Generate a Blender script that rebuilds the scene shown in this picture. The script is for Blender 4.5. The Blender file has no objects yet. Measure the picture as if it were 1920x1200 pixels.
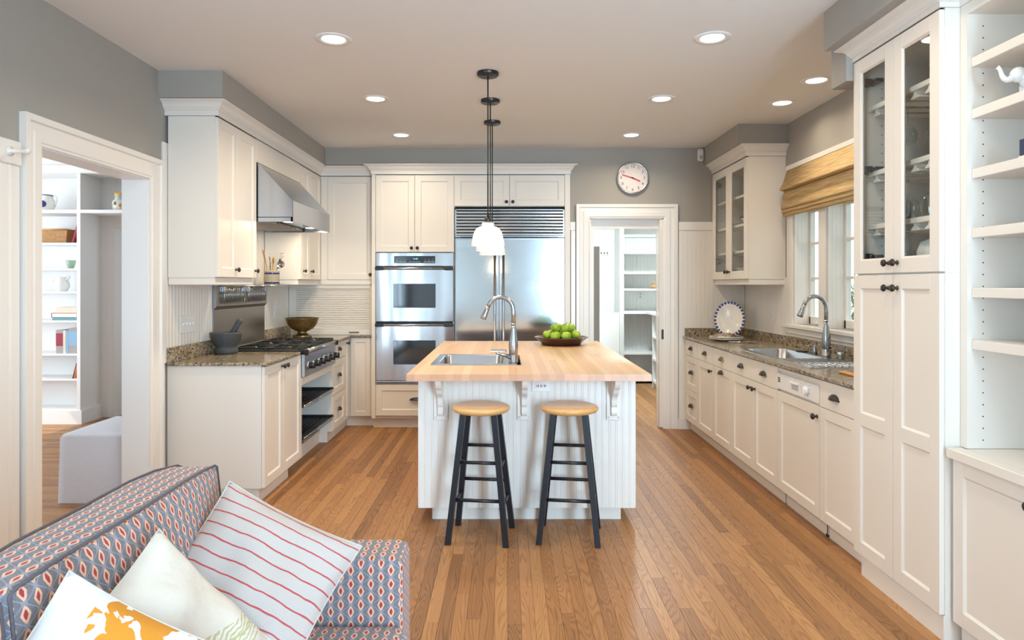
import bpy, bmesh, math, random
from math import sin, cos, pi, radians, sqrt
from mathutils import Vector, Matrix
random.seed(7)
SC = bpy.context.scene
COL = SC.collection

# ---------------------------------------------------------------- camera
F_PX, VPX, VPY, HCAM = 1250.0, 950.0, 534.0, 1.40
cd = bpy.data.cameras.new('camera')
cd.sensor_fit = 'HORIZONTAL'; cd.sensor_width = 36.0
cd.lens = F_PX / 1920 * 36.0
cd.shift_x = (960 - VPX) / 1920.0
cd.shift_y = -(600 - VPY) / 1920.0
cd.clip_start = 0.05; cd.clip_end = 200
cam = bpy.data.objects.new('camera', cd); COL.objects.link(cam)
cam.location = (0, 0, HCAM); cam.rotation_euler = (pi / 2, 0, 0)
SC.camera = cam

XL, XR, YB, ZC, YR = -2.17, 2.33, 6.50, 2.735, -1.8      # room: left, right, back wall, ceiling, rear wall

# ---------------------------------------------------------------- world, sun, daylight, exposure
SC.view_settings.view_transform = 'Standard'
SC.view_settings.look = 'None'
SC.view_settings.gamma = 1.0
SC.view_settings.use_curve_mapping = False
SC.view_settings.exposure = 0.08
SC.cycles.use_denoising = True
SC.cycles.max_bounces = 8
SC.cycles.diffuse_bounces = 4
SC.cycles.glossy_bounces = 4
SC.cycles.transparent_max_bounces = 12
SC.cycles.sample_clamp_indirect = 4.0
SC.cycles.caustics_reflective = False
SC.cycles.caustics_refractive = False

W = bpy.data.worlds.new('sky'); SC.world = W; W.use_nodes = True
wn = W.node_tree; wn.nodes.clear()
wo = wn.nodes.new('ShaderNodeOutputWorld'); wb = wn.nodes.new('ShaderNodeBackground')
wb.inputs[0].default_value = (0.80, 0.90, 1.0, 1); wb.inputs[1].default_value = 1.9
wn.links.new(wb.outputs[0], wo.inputs[0])

def lamp(name, kind, loc, energy, color=(1, 1, 1), rot=(0, 0, 0), size=0.1, size_y=None, parent=None, spread=None):
    l = bpy.data.lights.new(name, kind); l.energy = energy; l.color = color
    if kind == 'AREA':
        l.size = size
        if size_y: l.shape = 'RECTANGLE'; l.size_y = size_y
        else: l.shape = 'DISK'
        if spread: l.spread = spread
    elif kind == 'SUN': l.angle = size
    else: l.shadow_soft_size = size
    o = bpy.data.objects.new(name, l); COL.objects.link(o)
    o.location = loc; o.rotation_euler = rot
    if parent: o.parent = parent; o.location = Vector(loc) - WL.get(parent.name, Vector())
    return o
WL = {}
sun = lamp('sun_offscreen', 'SUN', (-8, 2, 8), 2.5, (1.0, 0.93, 0.82), size=0.01)
sun.rotation_euler = Vector((0.62, 0.22, -0.75)).to_track_quat('-Z', 'Y').to_euler()
# daylight through the window openings of the rooms
COOL = (0.54, 0.78, 1.0)
def facing(d): return Vector(d).to_track_quat('-Z', 'Y').to_euler()
# (the living end behind the camera has glazing; its cool light falls on every surface that faces the camera)
lamp('window_rear_offscreen', 'AREA', (1.80, YR - 0.10, 1.4), 300, COOL, facing((0, 1, 0)), 0.92, 2.3)
lamp('garden_doors_left_offscreen', 'AREA', (XL - 0.12, -0.75, 1.2), 130, COOL, facing((1, 0, 0)), 1.7, 2.15)
lamp('den_window_left_offscreen', 'AREA', (-6.20, 5.0, 1.5), 95, (0.80, 0.91, 1.0), facing((1, 0, 0)), 3.3, 1.8)

# ---------------------------------------------------------------- materials
M = {}
def nt(name):
    m = bpy.data.materials.new(name); m.use_nodes = True
    t = m.node_tree; b = t.nodes['Principled BSDF']
    M[name] = m
    return m, t, b
def N(t, typ, **kw):
    n = t.nodes.new(typ)
    for k, v in kw.items():
        if k.startswith('i'):
            n.inputs[int(k[1:])].default_value = v
        else: setattr(n, k, v)
    return n
def L(t, a, b): t.links.new(a, b)
def srgb(r, g, b):
    f = lambda c: (c / 255 / 12.92) if c / 255 <= 0.04045 else ((c / 255 + 0.055) / 1.055) ** 2.4
    return (f(r), f(g), f(b), 1)
def plain(name, rgb, rough=0.4, metal=0.0, bump=0.0, bscale=60, spec=0.5, var=0.0, vscale=3.0, coat=0.0, trans=0.0, emis=None, estr=0, stretch=None, brough=0.0):
    m, t, b = nt(name)
    c = srgb(*rgb)
    b.inputs['Base Color'].default_value = c
    b.inputs['Roughness'].default_value = rough
    b.inputs['Metallic'].default_value = metal
    b.inputs['Specular IOR Level'].default_value = spec
    b.inputs['Coat Weight'].default_value = coat
    b.inputs['Transmission Weight'].default_value = trans
    if emis:
        b.inputs['Emission Color'].default_value = srgb(*emis); b.inputs['Emission Strength'].default_value = estr
    if bump or var:
        g = N(t, 'ShaderNodeTexCoord')
        src = g.outputs['Object']
        if stretch:
            mp = N(t, 'ShaderNodeMapping'); mp.inputs['Scale'].default_value = stretch
            L(t, src, mp.inputs[0]); src = mp.outputs[0]
        if bump:
            n = N(t, 'ShaderNodeTexNoise'); n.inputs['Scale'].default_value = bscale; n.inputs['Detail'].default_value = 3
            L(t, src, n.inputs['Vector'])
            bp = N(t, 'ShaderNodeBump'); bp.inputs['Strength'].default_value = bump; bp.inputs['Distance'].default_value = 0.01
            L(t, n.outputs[0], bp.inputs['Height']); L(t, bp.outputs[0], b.inputs['Normal'])
        if var:
            n2 = N(t, 'ShaderNodeTexNoise'); n2.inputs['Scale'].default_value = vscale; n2.inputs['Detail'].default_value = 4
            L(t, src, n2.inputs['Vector'])
            r = N(t, 'ShaderNodeMapRange'); r.inputs[1].default_value = 0.3; r.inputs[2].default_value = 0.7
            r.inputs[3].default_value = 1 - var; r.inputs[4].default_value = 1 + var
            L(t, n2.outputs[0], r.inputs[0])
            mx = N(t, 'ShaderNodeMix', data_type='RGBA', blend_type='MULTIPLY')
            mx.inputs[0].default_value = 1; mx.inputs[6].default_value = c
            L(t, r.outputs[0], mx.inputs[7]); L(t, mx.outputs[2], b.inputs['Base Color'])
            if brough:
                r2 = N(t, 'ShaderNodeMapRange'); r2.inputs[3].default_value = rough - brough; r2.inputs[4].default_value = rough + brough
                L(t, n2.outputs[0], r2.inputs[0]); L(t, r2.outputs[0], b.inputs['Roughness'])
    return m
def ramp(t, stops, interp='LINEAR'):
    r = N(t, 'ShaderNodeValToRGB'); e = r.color_ramp.elements; r.color_ramp.interpolation = interp
    while len(e) < len(stops): e.new(0.5)
    for k, (p, c) in enumerate(stops):
        e[k].position = p; e[k].color = c
    return r
def math_(t, op, a, b=None, c=None, clamp=False):
    n = N(t, 'ShaderNodeMath', operation=op); n.use_clamp = clamp
    for k, v in enumerate((a, b, c)):
        if v is None: continue
        if isinstance(v, (int, float)): n.inputs[k].default_value = v
        else: L(t, v, n.inputs[k])
    return n.outputs[0]
def mixc(t, f, a, b, blend='MIX'):
    n = N(t, 'ShaderNodeMix', data_type='RGBA', blend_type=blend)
    for s, v in ((0, f), (6, a), (7, b)):
        if isinstance(v, (int, float)): n.inputs[s].default_value = v
        elif isinstance(v, tuple): n.inputs[s].default_value = v
        else: L(t, v, n.inputs[s])
    return n.outputs[2]

plain('wall_grey', (163, 158, 150), 0.85, bump=0.04, bscale=180)
plain('ceiling_paint', (238, 237, 236), 0.9, bump=0.03, bscale=150)
plain('cabinet_paint', (236, 228, 217), 0.40, bump=0.015, bscale=30, spec=0.35)
plain('trim_paint', (236, 230, 222), 0.30, spec=0.5)
plain('den_paint', (243, 242, 240), 0.5)
plain('pantry_paint', (238, 237, 234), 0.45)
plain('grout_dark', (74, 52, 36), 0.9)
plain('opening_shade', (64, 58, 50), 0.9)  # dark colour painted for the shade inside vents and pin holes
plain('black_metal', (24, 25, 28), 0.35, spec=0.6)
plain('black_iron', (20, 21, 24), 0.55)
plain('bronze', (70, 62, 56), 0.38, metal=0.75)
plain('black_paint', (21, 25, 33), 0.38, spec=0.5)
plain('chrome', (196, 198, 202), 0.09, metal=1.0)
plain('brushed_nickel', (168, 170, 174), 0.27, metal=1.0)
plain('sink_steel', (186, 190, 196), 0.22, metal=1.0, bump=0.03, bscale=14)
plain('white_plastic', (240, 238, 236), 0.35)
plain('grey_plastic', (196, 196, 202), 0.4)
plain('oven_glass', (30, 38, 48), 0.05, spec=0.8)
plain('panel_glass', (18, 24, 34), 0.12, spec=0.6)
plain('display_digits', (120, 190, 230), 0.5, emis=(120, 190, 235), estr=1.2)
plain('panel_print', (150, 160, 170), 0.5)
plain('numeral_ink', (70, 68, 70), 0.7)
plain('clock_red', (206, 62, 72), 0.5)
plain('clock_face', (240, 226, 222), 0.6)
plain('clock_rim', (205, 206, 208), 0.18, metal=1.0)
plain('ceramic_white', (240, 236, 228), 0.18, spec=0.6)
plain('crock_glaze', (232, 214, 180), 0.22, spec=0.6)
plain('cobalt_glaze', (42, 50, 122), 0.2, spec=0.6)
plain('wood_spoon', (205, 150, 84), 0.55, var=0.12, vscale=30)
plain('mortar_stone', (66, 70, 72), 0.6, bump=0.5, bscale=120, var=0.3, vscale=140)
plain('brass_aged', (128, 112, 78), 0.32, metal=0.9, bump=0.08, bscale=60, var=0.25, vscale=40)
plain('dark_wood', (70, 32, 22), 0.3, coat=0.3, var=0.2, vscale=18, stretch=(1, 1, 8))
plain('apple_stem', (70, 54, 30), 0.7)
plain('linen_white', (226, 226, 232), 0.95, bump=0.2, bscale=260, var=0.03, vscale=90)
plain('book_red', (158, 44, 62), 0.6)
plain('book_teal', (96, 150, 156), 0.6)
plain('book_cream', (228, 214, 194), 0.7)
plain('book_grey', (168, 160, 156), 0.65)
plain('book_blue', (142, 178, 206), 0.6)
plain('book_navy', (32, 42, 84), 0.5)
plain('book_orange', (224, 118, 58), 0.6)
plain('book_black', (40, 38, 40), 0.6)
plain('book_pages', (238, 230, 218), 0.9)
plain('green_glaze', (156, 176, 148), 0.3)
plain('lemon_yellow', (232, 190, 96), 0.3)
plain('leaf_green', (120, 138, 84), 0.4)
plain('sky_glaze', (176, 200, 222), 0.3)
plain('napkin_cloth', (168, 146, 130), 0.9, bump=0.4, bscale=90, var=0.4, vscale=60)
plain('silver', (206, 202, 196), 0.16, metal=1.0)
plain('seam_cloth', (196, 188, 180), 0.95)
plain('strip_grey', (168, 158, 148), 0.7)
plain('foliage', (86, 120, 62), 0.8, var=0.4, vscale=9)
plain('bark', (92, 74, 58), 0.9)
plain('fence_wood', (190, 176, 160), 0.9)
plain('lawn_green', (110, 140, 80), 0.95, var=0.2, vscale=6)
plain('box_navy', (44, 56, 84), 0.5)
plain('porcelain', (246, 244, 242), 0.22, spec=0.6)
plain('rear_paint', (182, 178, 170), 0.8)
plain('wall_outer', (214, 208, 200), 0.9)

def steel(name, rgb, rough, axis, wav=0.0, wst=(1, 1, 1)):
    m, t, b = nt(name)
    b.inputs['Base Color'].default_value = srgb(*rgb); b.inputs['Metallic'].default_value = 1
    g = N(t, 'ShaderNodeTexCoord'); mp = N(t, 'ShaderNodeMapping')
    mp.inputs['Scale'].default_value = axis
    L(t, g.outputs['Object'], mp.inputs[0])
    n = N(t, 'ShaderNodeTexNoise'); n.inputs['Scale'].default_value = 1.0; n.inputs['Detail'].default_value = 2
    L(t, mp.outputs[0], n.inputs['Vector'])
    r = N(t, 'ShaderNodeMapRange'); r.inputs[3].default_value = rough * 0.8; r.inputs[4].default_value = rough * 1.25
    L(t, n.outputs[0], r.inputs[0]); L(t, r.outputs[0], b.inputs['Roughness'])
    h = n.outputs[0]
    bp = N(t, 'ShaderNodeBump'); bp.inputs['Strength'].default_value = 0.006; bp.inputs['Distance'].default_value = 0.002
    L(t, h, bp.inputs['Height'])
    if wav:
        n2 = N(t, 'ShaderNodeTexNoise'); n2.inputs['Scale'].default_value = 2.6; n2.inputs['Detail'].default_value = 0.5
        mw = N(t, 'ShaderNodeMapping'); mw.inputs['Scale'].default_value = wst; L(t, g.outputs['Object'], mw.inputs[0]); L(t, mw.outputs[0], n2.inputs['Vector'])
        b2 = N(t, 'ShaderNodeBump'); b2.inputs['Strength'].default_value = wav; b2.inputs['Distance'].default_value = 0.05
        L(t, n2.outputs[0], b2.inputs['Height']); L(t, bp.outputs[0], b2.inputs['Normal']); L(t, b2.outputs[0], b.inputs['Normal'])
    else: L(t, bp.outputs[0], b.inputs['Normal'])
steel('steel_fridge', (208, 216, 222), 0.13, (3, 3, 180), 0.13, (0.4, 1, 1.8))
steel('steel_oven', (198, 200, 206), 0.12, (180, 3, 3), 0.16, (1.8, 1, 0.4))
steel('steel_hood', (188, 194, 204), 0.2, (3, 160, 160), 0.05)
steel('steel_plate', (160, 158, 156), 0.34, (3, 3, 120), 0.03)
steel('steel_panel', (188, 198, 212), 0.36, (3, 160, 3), 0.02)

def wood_floor(name, c_lo, c_mid, c_hi, rough, axis=1, gscale=1.0, spread=0.62, ringw=0.2, endgrain=None):
    m, t, b = nt(name)
    g = N(t, 'ShaderNodeNewGeometry'); oi = N(t, 'ShaderNodeObjectInfo')
    rnd = math_(t, 'FRACT', math_(t, 'ADD', math_(t, 'MULTIPLY', oi.outputs['Random'], 7.31), math_(t, 'MULTIPLY', g.outputs['Random Per Island'], 13.7)))
    off = N(t, 'ShaderNodeCombineXYZ'); L(t, math_(t, 'MULTIPLY', rnd, 37.0), off.inputs[0]); L(t, math_(t, 'MULTIPLY', rnd, 53.0), off.inputs[1])
    ad = N(t, 'ShaderNodeVectorMath', operation='ADD'); L(t, g.outputs['Position'], ad.inputs[0]); L(t, off.outputs[0], ad.inputs[1])
    mp = N(t, 'ShaderNodeMapping'); s = (16 * gscale, 1.5 * gscale, 1) if axis == 1 else (1.5 * gscale, 16 * gscale, 1)
    mp.inputs['Scale'].default_value = s; L(t, ad.outputs[0], mp.inputs[0])
    n1 = N(t, 'ShaderNodeTexNoise'); n1.inputs['Scale'].default_value = 1.0; n1.inputs['Detail'].default_value = 1.0; n1.inputs['Distortion'].default_value = 0.3
    L(t, mp.outputs[0], n1.inputs['Vector'])
    # growth rings: contour lines of the stretched noise
    rings = math_(t, 'SINE', math_(t, 'MULTIPLY', n1.outputs[0], 150.0))
    rg = math_(t, 'POWER', math_(t, 'MULTIPLY_ADD', rings, 0.5, 0.5), 2.4)
    mp2 = N(t, 'ShaderNodeMapping'); s2 = (260, 9, 1) if axis == 1 else (9, 260, 1)
    mp2.inputs['Scale'].default_value = s2; L(t, ad.outputs[0], mp2.inputs[0])
    n2 = N(t, 'ShaderNodeTexNoise'); n2.inputs['Scale'].default_value = 1.0; n2.inputs['Detail'].default_value = 3
    L(t, mp2.outputs[0], n2.inputs['Vector'])
    tone = math_(t, 'MULTIPLY_ADD', rnd, spread, 0.5 + 0.1 - spread / 2)
    tone = math_(t, 'ADD', tone, math_(t, 'MULTIPLY_ADD', n2.outputs[0], 0.30, -0.15))
    tone = math_(t, 'SUBTRACT', tone, math_(t, 'MULTIPLY', rg, ringw), clamp=True)
    r = ramp(t, [(0.0, srgb(*c_lo)), (0.5, srgb(*c_mid)), (1.0, srgb(*c_hi))]); L(t, tone, r.inputs[0])
    col = r.outputs[0]
    if endgrain:                  # sawn stave ends are pinker than the faces
        sn = N(t, 'ShaderNodeSeparateXYZ'); L(t, g.outputs['True Normal'], sn.inputs[0])
        eg = mixc(t, rnd, srgb(*endgrain), srgb(*[min(255, int(c * 1.09)) for c in endgrain]))
        col = mixc(t, math_(t, 'GREATER_THAN', math_(t, 'ABSOLUTE', sn.outputs[1]), 0.7), col, eg)
    L(t, col, b.inputs['Base Color'])
    L(t, math_(t, 'MULTIPLY_ADD', n2.outputs[0], 0.16, rough - 0.08), b.inputs['Roughness'])
    bp = N(t, 'ShaderNodeBump'); bp.inputs['Strength'].default_value = 0.12; bp.inputs['Distance'].default_value = 0.002
    L(t, math_(t, 'ADD', n2.outputs[0], math_(t, 'MULTIPLY', rg, -0.4)), bp.inputs['Height']); L(t, bp.outputs[0], b.inputs['Normal'])
    b.inputs['Coat Weight'].default_value = 0.05; b.inputs['Coat Roughness'].default_value = 0.25
wood_floor('oak', (92, 60, 34), (158, 108, 63), (196, 146, 93), 0.48, gscale=0.75, spread=0.44, ringw=0.26)
wood_floor('oak_den', (92, 60, 34), (158, 108, 63), (196, 146, 93), 0.48, axis=0, gscale=0.75, spread=0.44, ringw=0.26)
wood_floor('maple', (208, 160, 108), (224, 184, 136), (234, 202, 158), 0.32, gscale=0.5, ringw=0.12, endgrain=(206, 158, 128))
wood_floor('seat_wood', (196, 138, 78), (216, 166, 104), (228, 184, 128), 0.3, axis=0, gscale=0.6)

def granite():
    m, t, b = nt('granite')
    g = N(t, 'ShaderNodeNewGeometry')
    v = N(t, 'ShaderNodeTexVoronoi'); v.inputs['Scale'].default_value = 95; L(t, g.outputs['Position'], v.inputs['Vector'])
    n = N(t, 'ShaderNodeTexNoise'); n.inputs['Scale'].default_value = 42; n.inputs['Detail'].default_value = 6; n.inputs['Roughness'].default_value = 0.75
    L(t, g.outputs['Position'], n.inputs['Vector'])
    n2 = N(t, 'ShaderNodeTexNoise'); n2.inputs['Scale'].default_value = 110; n2.inputs['Detail'].default_value = 3
    L(t, g.outputs['Position'], n2.inputs['Vector'])
    bw = N(t, 'ShaderNodeRGBToBW'); L(t, v.outputs['Color'], bw.inputs[0])
    val = math_(t, 'ADD', math_(t, 'MULTIPLY', bw.outputs[0], 0.55), math_(t, 'MULTIPLY_ADD', n.outputs[0], 1.0, -0.28))
    r = ramp(t, [(0.0, srgb(26, 24, 24)), (0.26, srgb(58, 50, 44)), (0.36, srgb(118, 104, 86)), (0.55, srgb(160, 144, 118)), (0.8, srgb(200, 186, 162)), (1.0, srgb(216, 206, 190))])
    L(t, val, r.inputs[0])
    c = mixc(t, math_(t, 'GREATER_THAN', n2.outputs[0], 0.63), r.outputs[0], srgb(40, 36, 36))
    L(t, c, b.inputs['Base Color']); b.inputs['Roughness'].default_value = 0.13
granite()

def glassy(name, tint, base=0.04, edge=0.5, rough=0.0):
    m = bpy.data.materials.new(name); m.use_nodes = True; t = m.node_tree; t.nodes.clear(); M[name] = m
    o = N(t, 'ShaderNodeOutputMaterial'); tr = N(t, 'ShaderNodeBsdfTransparent'); tr.inputs[0].default_value = tint
    gl = N(t, 'ShaderNodeBsdfGlossy'); gl.inputs['Roughness'].default_value = rough
    lw = N(t, 'ShaderNodeLayerWeight'); lw.inputs[0].default_value = 0.35
    f = math_(t, 'MULTIPLY_ADD', math_(t, 'POWER', lw.outputs['Facing'], 2.0), edge, base)
    mx = N(t, 'ShaderNodeMixShader'); L(t, f, mx.inputs[0]); L(t, tr.outputs[0], mx.inputs[1]); L(t, gl.outputs[0], mx.inputs[2])
    L(t, mx.outputs[0], o.inputs[0])
glassy('pane_glass', (0.97, 0.985, 0.98, 1), 0.035, 0.16)
glassy('stemware_glass', (0.90, 0.93, 0.93, 1), 0.06, 0.75, 0.02)

def emit(name, rgb, s):
    m, t, b = nt(name); c = srgb(*rgb)
    b.inputs['Base Color'].default_value = c; b.inputs['Emission Color'].default_value = c; b.inputs['Emission Strength'].default_value = s
emit('lamp_lens', (255, 246, 232), 6.0)
emit('hood_lens', (255, 236, 200), 8.0)
emit('shade_opal', (255, 244, 232), 0.42)
M['shade_opal'].node_tree.nodes['Principled BSDF'].inputs['Roughness'].default_value = 0.25

def bamboo():
    m, t, b = nt('bamboo')
    uv = N(t, 'ShaderNodeTexCoord'); sx = N(t, 'ShaderNodeSeparateXYZ'); L(t, uv.outputs['UV'], sx.inputs[0])
    st = math_(t, 'SINE', math_(t, 'MULTIPLY', sx.outputs[1], 900.0))
    n = N(t, 'ShaderNodeTexNoise'); n.inputs['Scale'].default_value = 1; n.inputs['Detail'].default_value = 3
    mp = N(t, 'ShaderNodeMapping'); mp.inputs['Scale'].default_value = (5, 170, 1); L(t, uv.outputs['UV'], mp.inputs[0]); L(t, mp.outputs[0], n.inputs['Vector'])
    warp = math_(t, 'GREATER_THAN', math_(t, 'SINE', math_(t, 'MULTIPLY', sx.outputs[0], 210.0)), 0.93)
    tone = math_(t, 'ADD', n.outputs[0], math_(t, 'MULTIPLY', st, 0.10))
    r = ramp(t, [(0.25, srgb(160, 126, 80)), (0.48, srgb(212, 178, 124)), (0.75, srgb(240, 216, 168))]); L(t, tone, r.inputs[0])
    c = mixc(t, math_(t, 'MULTIPLY', warp, 0.28), r.outputs[0], srgb(110, 76, 44))
    L(t, c, b.inputs['Base Color']); b.inputs['Roughness'].default_value = 0.8
    bp = N(t, 'ShaderNodeBump'); bp.inputs['Strength'].default_value = 0.4; bp.inputs['Distance'].default_value = 0.002
    L(t, st, bp.inputs['Height']); L(t, bp.outputs[0], b.inputs['Normal'])
bamboo()

def wicker():
    m, t, b = nt('wicker')
    uv = N(t, 'ShaderNodeTexCoord'); sx = N(t, 'ShaderNodeSeparateXYZ'); L(t, uv.outputs['UV'], sx.inputs[0])
    row = math_(t, 'FLOOR', math_(t, 'MULTIPLY', sx.outputs[1], 150.0))
    ph = math_(t, 'MULTIPLY', row, pi)
    wv = math_(t, 'MULTIPLY_ADD', math_(t, 'SINE', math_(t, 'ADD', math_(t, 'MULTIPLY', sx.outputs[0], 420.0), ph)), 0.5, 0.5)
    n = N(t, 'ShaderNodeTexNoise'); n.inputs['Scale'].default_value = 40; L(t, uv.outputs['UV'], n.inputs['Vector'])
    r = ramp(t, [(0.1, srgb(120, 76, 40)), (0.5, srgb(190, 136, 82)), (0.9, srgb(226, 182, 124))])
    L(t, math_(t, 'MULTIPLY_ADD', wv, 0.5, math_(t, 'MULTIPLY', n.outputs[0], 0.5)), r.inputs[0])
    L(t, r.outputs[0], b.inputs['Base Color']); b.inputs['Roughness'].default_value = 0.7
    bp = N(t, 'ShaderNodeBump'); bp.inputs['Strength'].default_value = 0.8; bp.inputs['Distance'].default_value = 0.004
    L(t, wv, bp.inputs['Height']); L(t, bp.outputs[0], b.inputs['Normal'])
wicker()

def apple_skin():
    m, t, b = nt('apple_skin')
    g = N(t, 'ShaderNodeTexCoord'); oi = N(t, 'ShaderNodeObjectInfo')
    n = N(t, 'ShaderNodeTexNoise'); n.inputs['Scale'].default_value = 16; n.inputs['Detail'].default_value = 4
    L(t, g.outputs['Object'], n.inputs['Vector'])
    v = N(t, 'ShaderNodeTexVoronoi'); v.inputs['Scale'].default_value = 130; L(t, g.outputs['Object'], v.inputs['Vector'])
    r = ramp(t, [(0.3, srgb(122, 156, 34)), (0.55, srgb(166, 192, 54)), (0.8, srgb(202, 212, 88))])
    L(t, math_(t, 'ADD', n.outputs[0], math_(t, 'MULTIPLY_ADD', oi.outputs['Random'], 0.2, -0.1)), r.inputs[0])
    c = mixc(t, math_(t, 'LESS_THAN', v.outputs['Distance'], 0.16), r.outputs[0], srgb(208, 222, 140))
    L(t, c, b.inputs['Base Color']); b.inputs['Roughness'].default_value = 0.22
apple_skin()

def ikat():
    # woven sofa cloth: slate blue ground, ogee lattice, peach ovals with a red seed
    m, t, b = nt('ikat_cloth')
    uv = N(t, 'ShaderNodeTexCoord'); mp = N(t, 'ShaderNodeMapping'); mp.inputs['Scale'].default_value = (1 / 0.0588, 1 / 0.0403, 1)
    L(t, uv.outputs['UV'], mp.inputs[0])
    n = N(t, 'ShaderNodeTexNoise'); n.inputs['Scale'].default_value = 3.5; n.inputs['Detail'].default_value = 2; L(t, mp.outputs[0], n.inputs['Vector'])
    sx = N(t, 'ShaderNodeSeparateXYZ'); L(t, mp.outputs[0], sx.inputs[0])
    x = math_(t, 'ADD', sx.outputs[0], math_(t, 'MULTIPLY_ADD', n.outputs[0], 0.05, -0.025)); y = sx.outputs[1]
    def cell(dx, dy):
        fx = math_(t, 'SUBTRACT', math_(t, 'FRACT', math_(t, 'ADD', x, dx)), 0.5)
        fy = math_(t, 'SUBTRACT', math_(t, 'FRACT', math_(t, 'ADD', y, dy)), 0.5)
        # pointed oval
        k = math_(t, 'SUBTRACT', 1.0, math_(t, 'MULTIPLY', math_(t, 'ABSOLUTE', fy), 2.45))
        w = math_(t, 'DIVIDE', math_(t, 'ABSOLUTE', fx), math_(t, 'MAXIMUM', math_(t, 'MULTIPLY', math_(t, 'POWER', math_(t, 'MAXIMUM', k, 0.0), 0.6), 0.17), 0.001))
        k2 = math_(t, 'SUBTRACT', 1.0, math_(t, 'MULTIPLY', math_(t, 'ABSOLUTE', fy), 4.3))
        w2 = math_(t, 'DIVIDE', math_(t, 'ABSOLUTE', fx), math_(t, 'MAXIMUM', math_(t, 'MULTIPLY', math_(t, 'POWER', math_(t, 'MAXIMUM', k2, 0.0), 0.6), 0.082), 0.001))
        return math_(t, 'LESS_THAN', w, 1.0), math_(t, 'LESS_THAN', w2, 1.0), fx, fy
    o1, s1, fx, fy = cell(0.0, 0.0); o2, s2, _, _ = cell(0.5, 0.5)
    oval = math_(t, 'MAXIMUM', o1, o2); seed = math_(t, 'MAXIMUM', s1, s2)
    lat = math_(t, 'ABSOLUTE', math_(t, 'ADD', math_(t, 'COSINE', math_(t, 'MULTIPLY', x, 2 * pi)), math_(t, 'COSINE', math_(t, 'MULTIPLY', y, 2 * pi))))
    line = math_(t, 'LESS_THAN', lat, 0.15)
    fine = N(t, 'ShaderNodeTexNoise'); fine.inputs['Scale'].default_value = 14; L(t, mp.outputs[0], fine.inputs['Vector'])
    g0 = mixc(t, fine.outputs[0], srgb(78, 80, 96), srgb(142, 136, 136))
    c = mixc(t, line, g0, srgb(146, 146, 158))
    c = mixc(t, oval, c, srgb(226, 180, 146)); c = mixc(t, seed, c, srgb(166, 50, 62))
    L(t, c, b.inputs['Base Color']); b.inputs['Roughness'].default_value = 0.85
    b.inputs['Sheen Weight'].default_value = 0.15
    bp = N(t, 'ShaderNodeBump'); bp.inputs['Strength'].default_value = 0.15; bp.inputs['Distance'].default_value = 0.002
    L(t, fine.outputs[0], bp.inputs['Height']); L(t, bp.outputs[0], b.inputs['Normal'])
ikat()

def cloth(name, fn, bump=0.25):
    m, t, b = nt(name)
    uv = N(t, 'ShaderNodeTexCoord'); sx = N(t, 'ShaderNodeSeparateXYZ'); L(t, uv.outputs['UV'], sx.inputs[0])
    c = fn(t, uv, sx.outputs[0], sx.outputs[1])
    L(t, c, b.inputs['Base Color']); b.inputs['Roughness'].default_value = 0.92
    w = N(t, 'ShaderNodeTexNoise'); w.inputs['Scale'].default_value = 260; L(t, uv.outputs['UV'], w.inputs['Vector'])
    w2 = N(t, 'ShaderNodeTexNoise'); w2.inputs['Scale'].default_value = 7; w2.inputs['Detail'].default_value = 2; L(t, uv.outputs['UV'], w2.inputs['Vector'])
    bp = N(t, 'ShaderNodeBump'); bp.inputs['Strength'].default_value = bump; bp.inputs['Distance'].default_value = 0.012
    L(t, math_(t, 'ADD', math_(t, 'MULTIPLY', w.outputs[0], 0.12), w2.outputs[0]), bp.inputs['Height']); L(t, bp.outputs[0], b.inputs['Normal'])
def stripes(t, uv, u, v):
    n = N(t, 'ShaderNodeTexNoise'); n.inputs['Scale'].default_value = 6; L(t, uv.outputs['UV'], n.inputs['Vector'])
    vv = math_(t, 'ADD', v, math_(t, 'MULTIPLY_ADD', n.outputs[0], 0.03, -0.015))
    f = math_(t, 'FRACT', math_(t, 'MULTIPLY', vv, 11.5))
    ln = math_(t, 'LESS_THAN', f, 0.115)
    g = N(t, 'ShaderNodeTexNoise'); g.inputs['Scale'].default_value = 150; L(t, uv.outputs['UV'], g.inputs['Vector'])
    base = mixc(t, g.outputs[0], srgb(176, 165, 158), srgb(200, 190, 183))
    return mixc(t, ln, base, srgb(176, 74, 74))
cloth('striped_linen', stripes)
def floral(t, uv, u, v):
    w = N(t, 'ShaderNodeTexWave'); w.inputs['Scale'].default_value = 11; w.inputs['Distortion'].default_value = 9; w.inputs['Detail'].default_value = 2
    L(t, uv.outputs['UV'], w.inputs['Vector'])
    n = N(t, 'ShaderNodeTexNoise'); n.inputs['Scale'].default_value = 9; L(t, uv.outputs['UV'], n.inputs['Vector'])
    # a stem along the pillow's middle with small leaves either side
    d = math_(t, 'ABSOLUTE', math_(t, 'SUBTRACT', u, math_(t, 'MULTIPLY_ADD', math_(t, 'SINE', math_(t, 'MULTIPLY', v, 9.0)), 0.06, 0.68)))
    leaf = math_(t, 'MULTIPLY', math_(t, 'LESS_THAN', d, 0.085), math_(t, 'GREATER_THAN', w.outputs[1], 0.66))
    stem = math_(t, 'LESS_THAN', d, 0.006)
    k = math_(t, 'MAXIMUM', leaf, stem)
    base = mixc(t, n.outputs[0], srgb(212, 203, 189), srgb(224, 216, 203))
    return mixc(t, math_(t, 'MULTIPLY', k, 0.8), base, srgb(176, 172, 112))
cloth('embroidered_linen', floral, 0.5)
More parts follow.
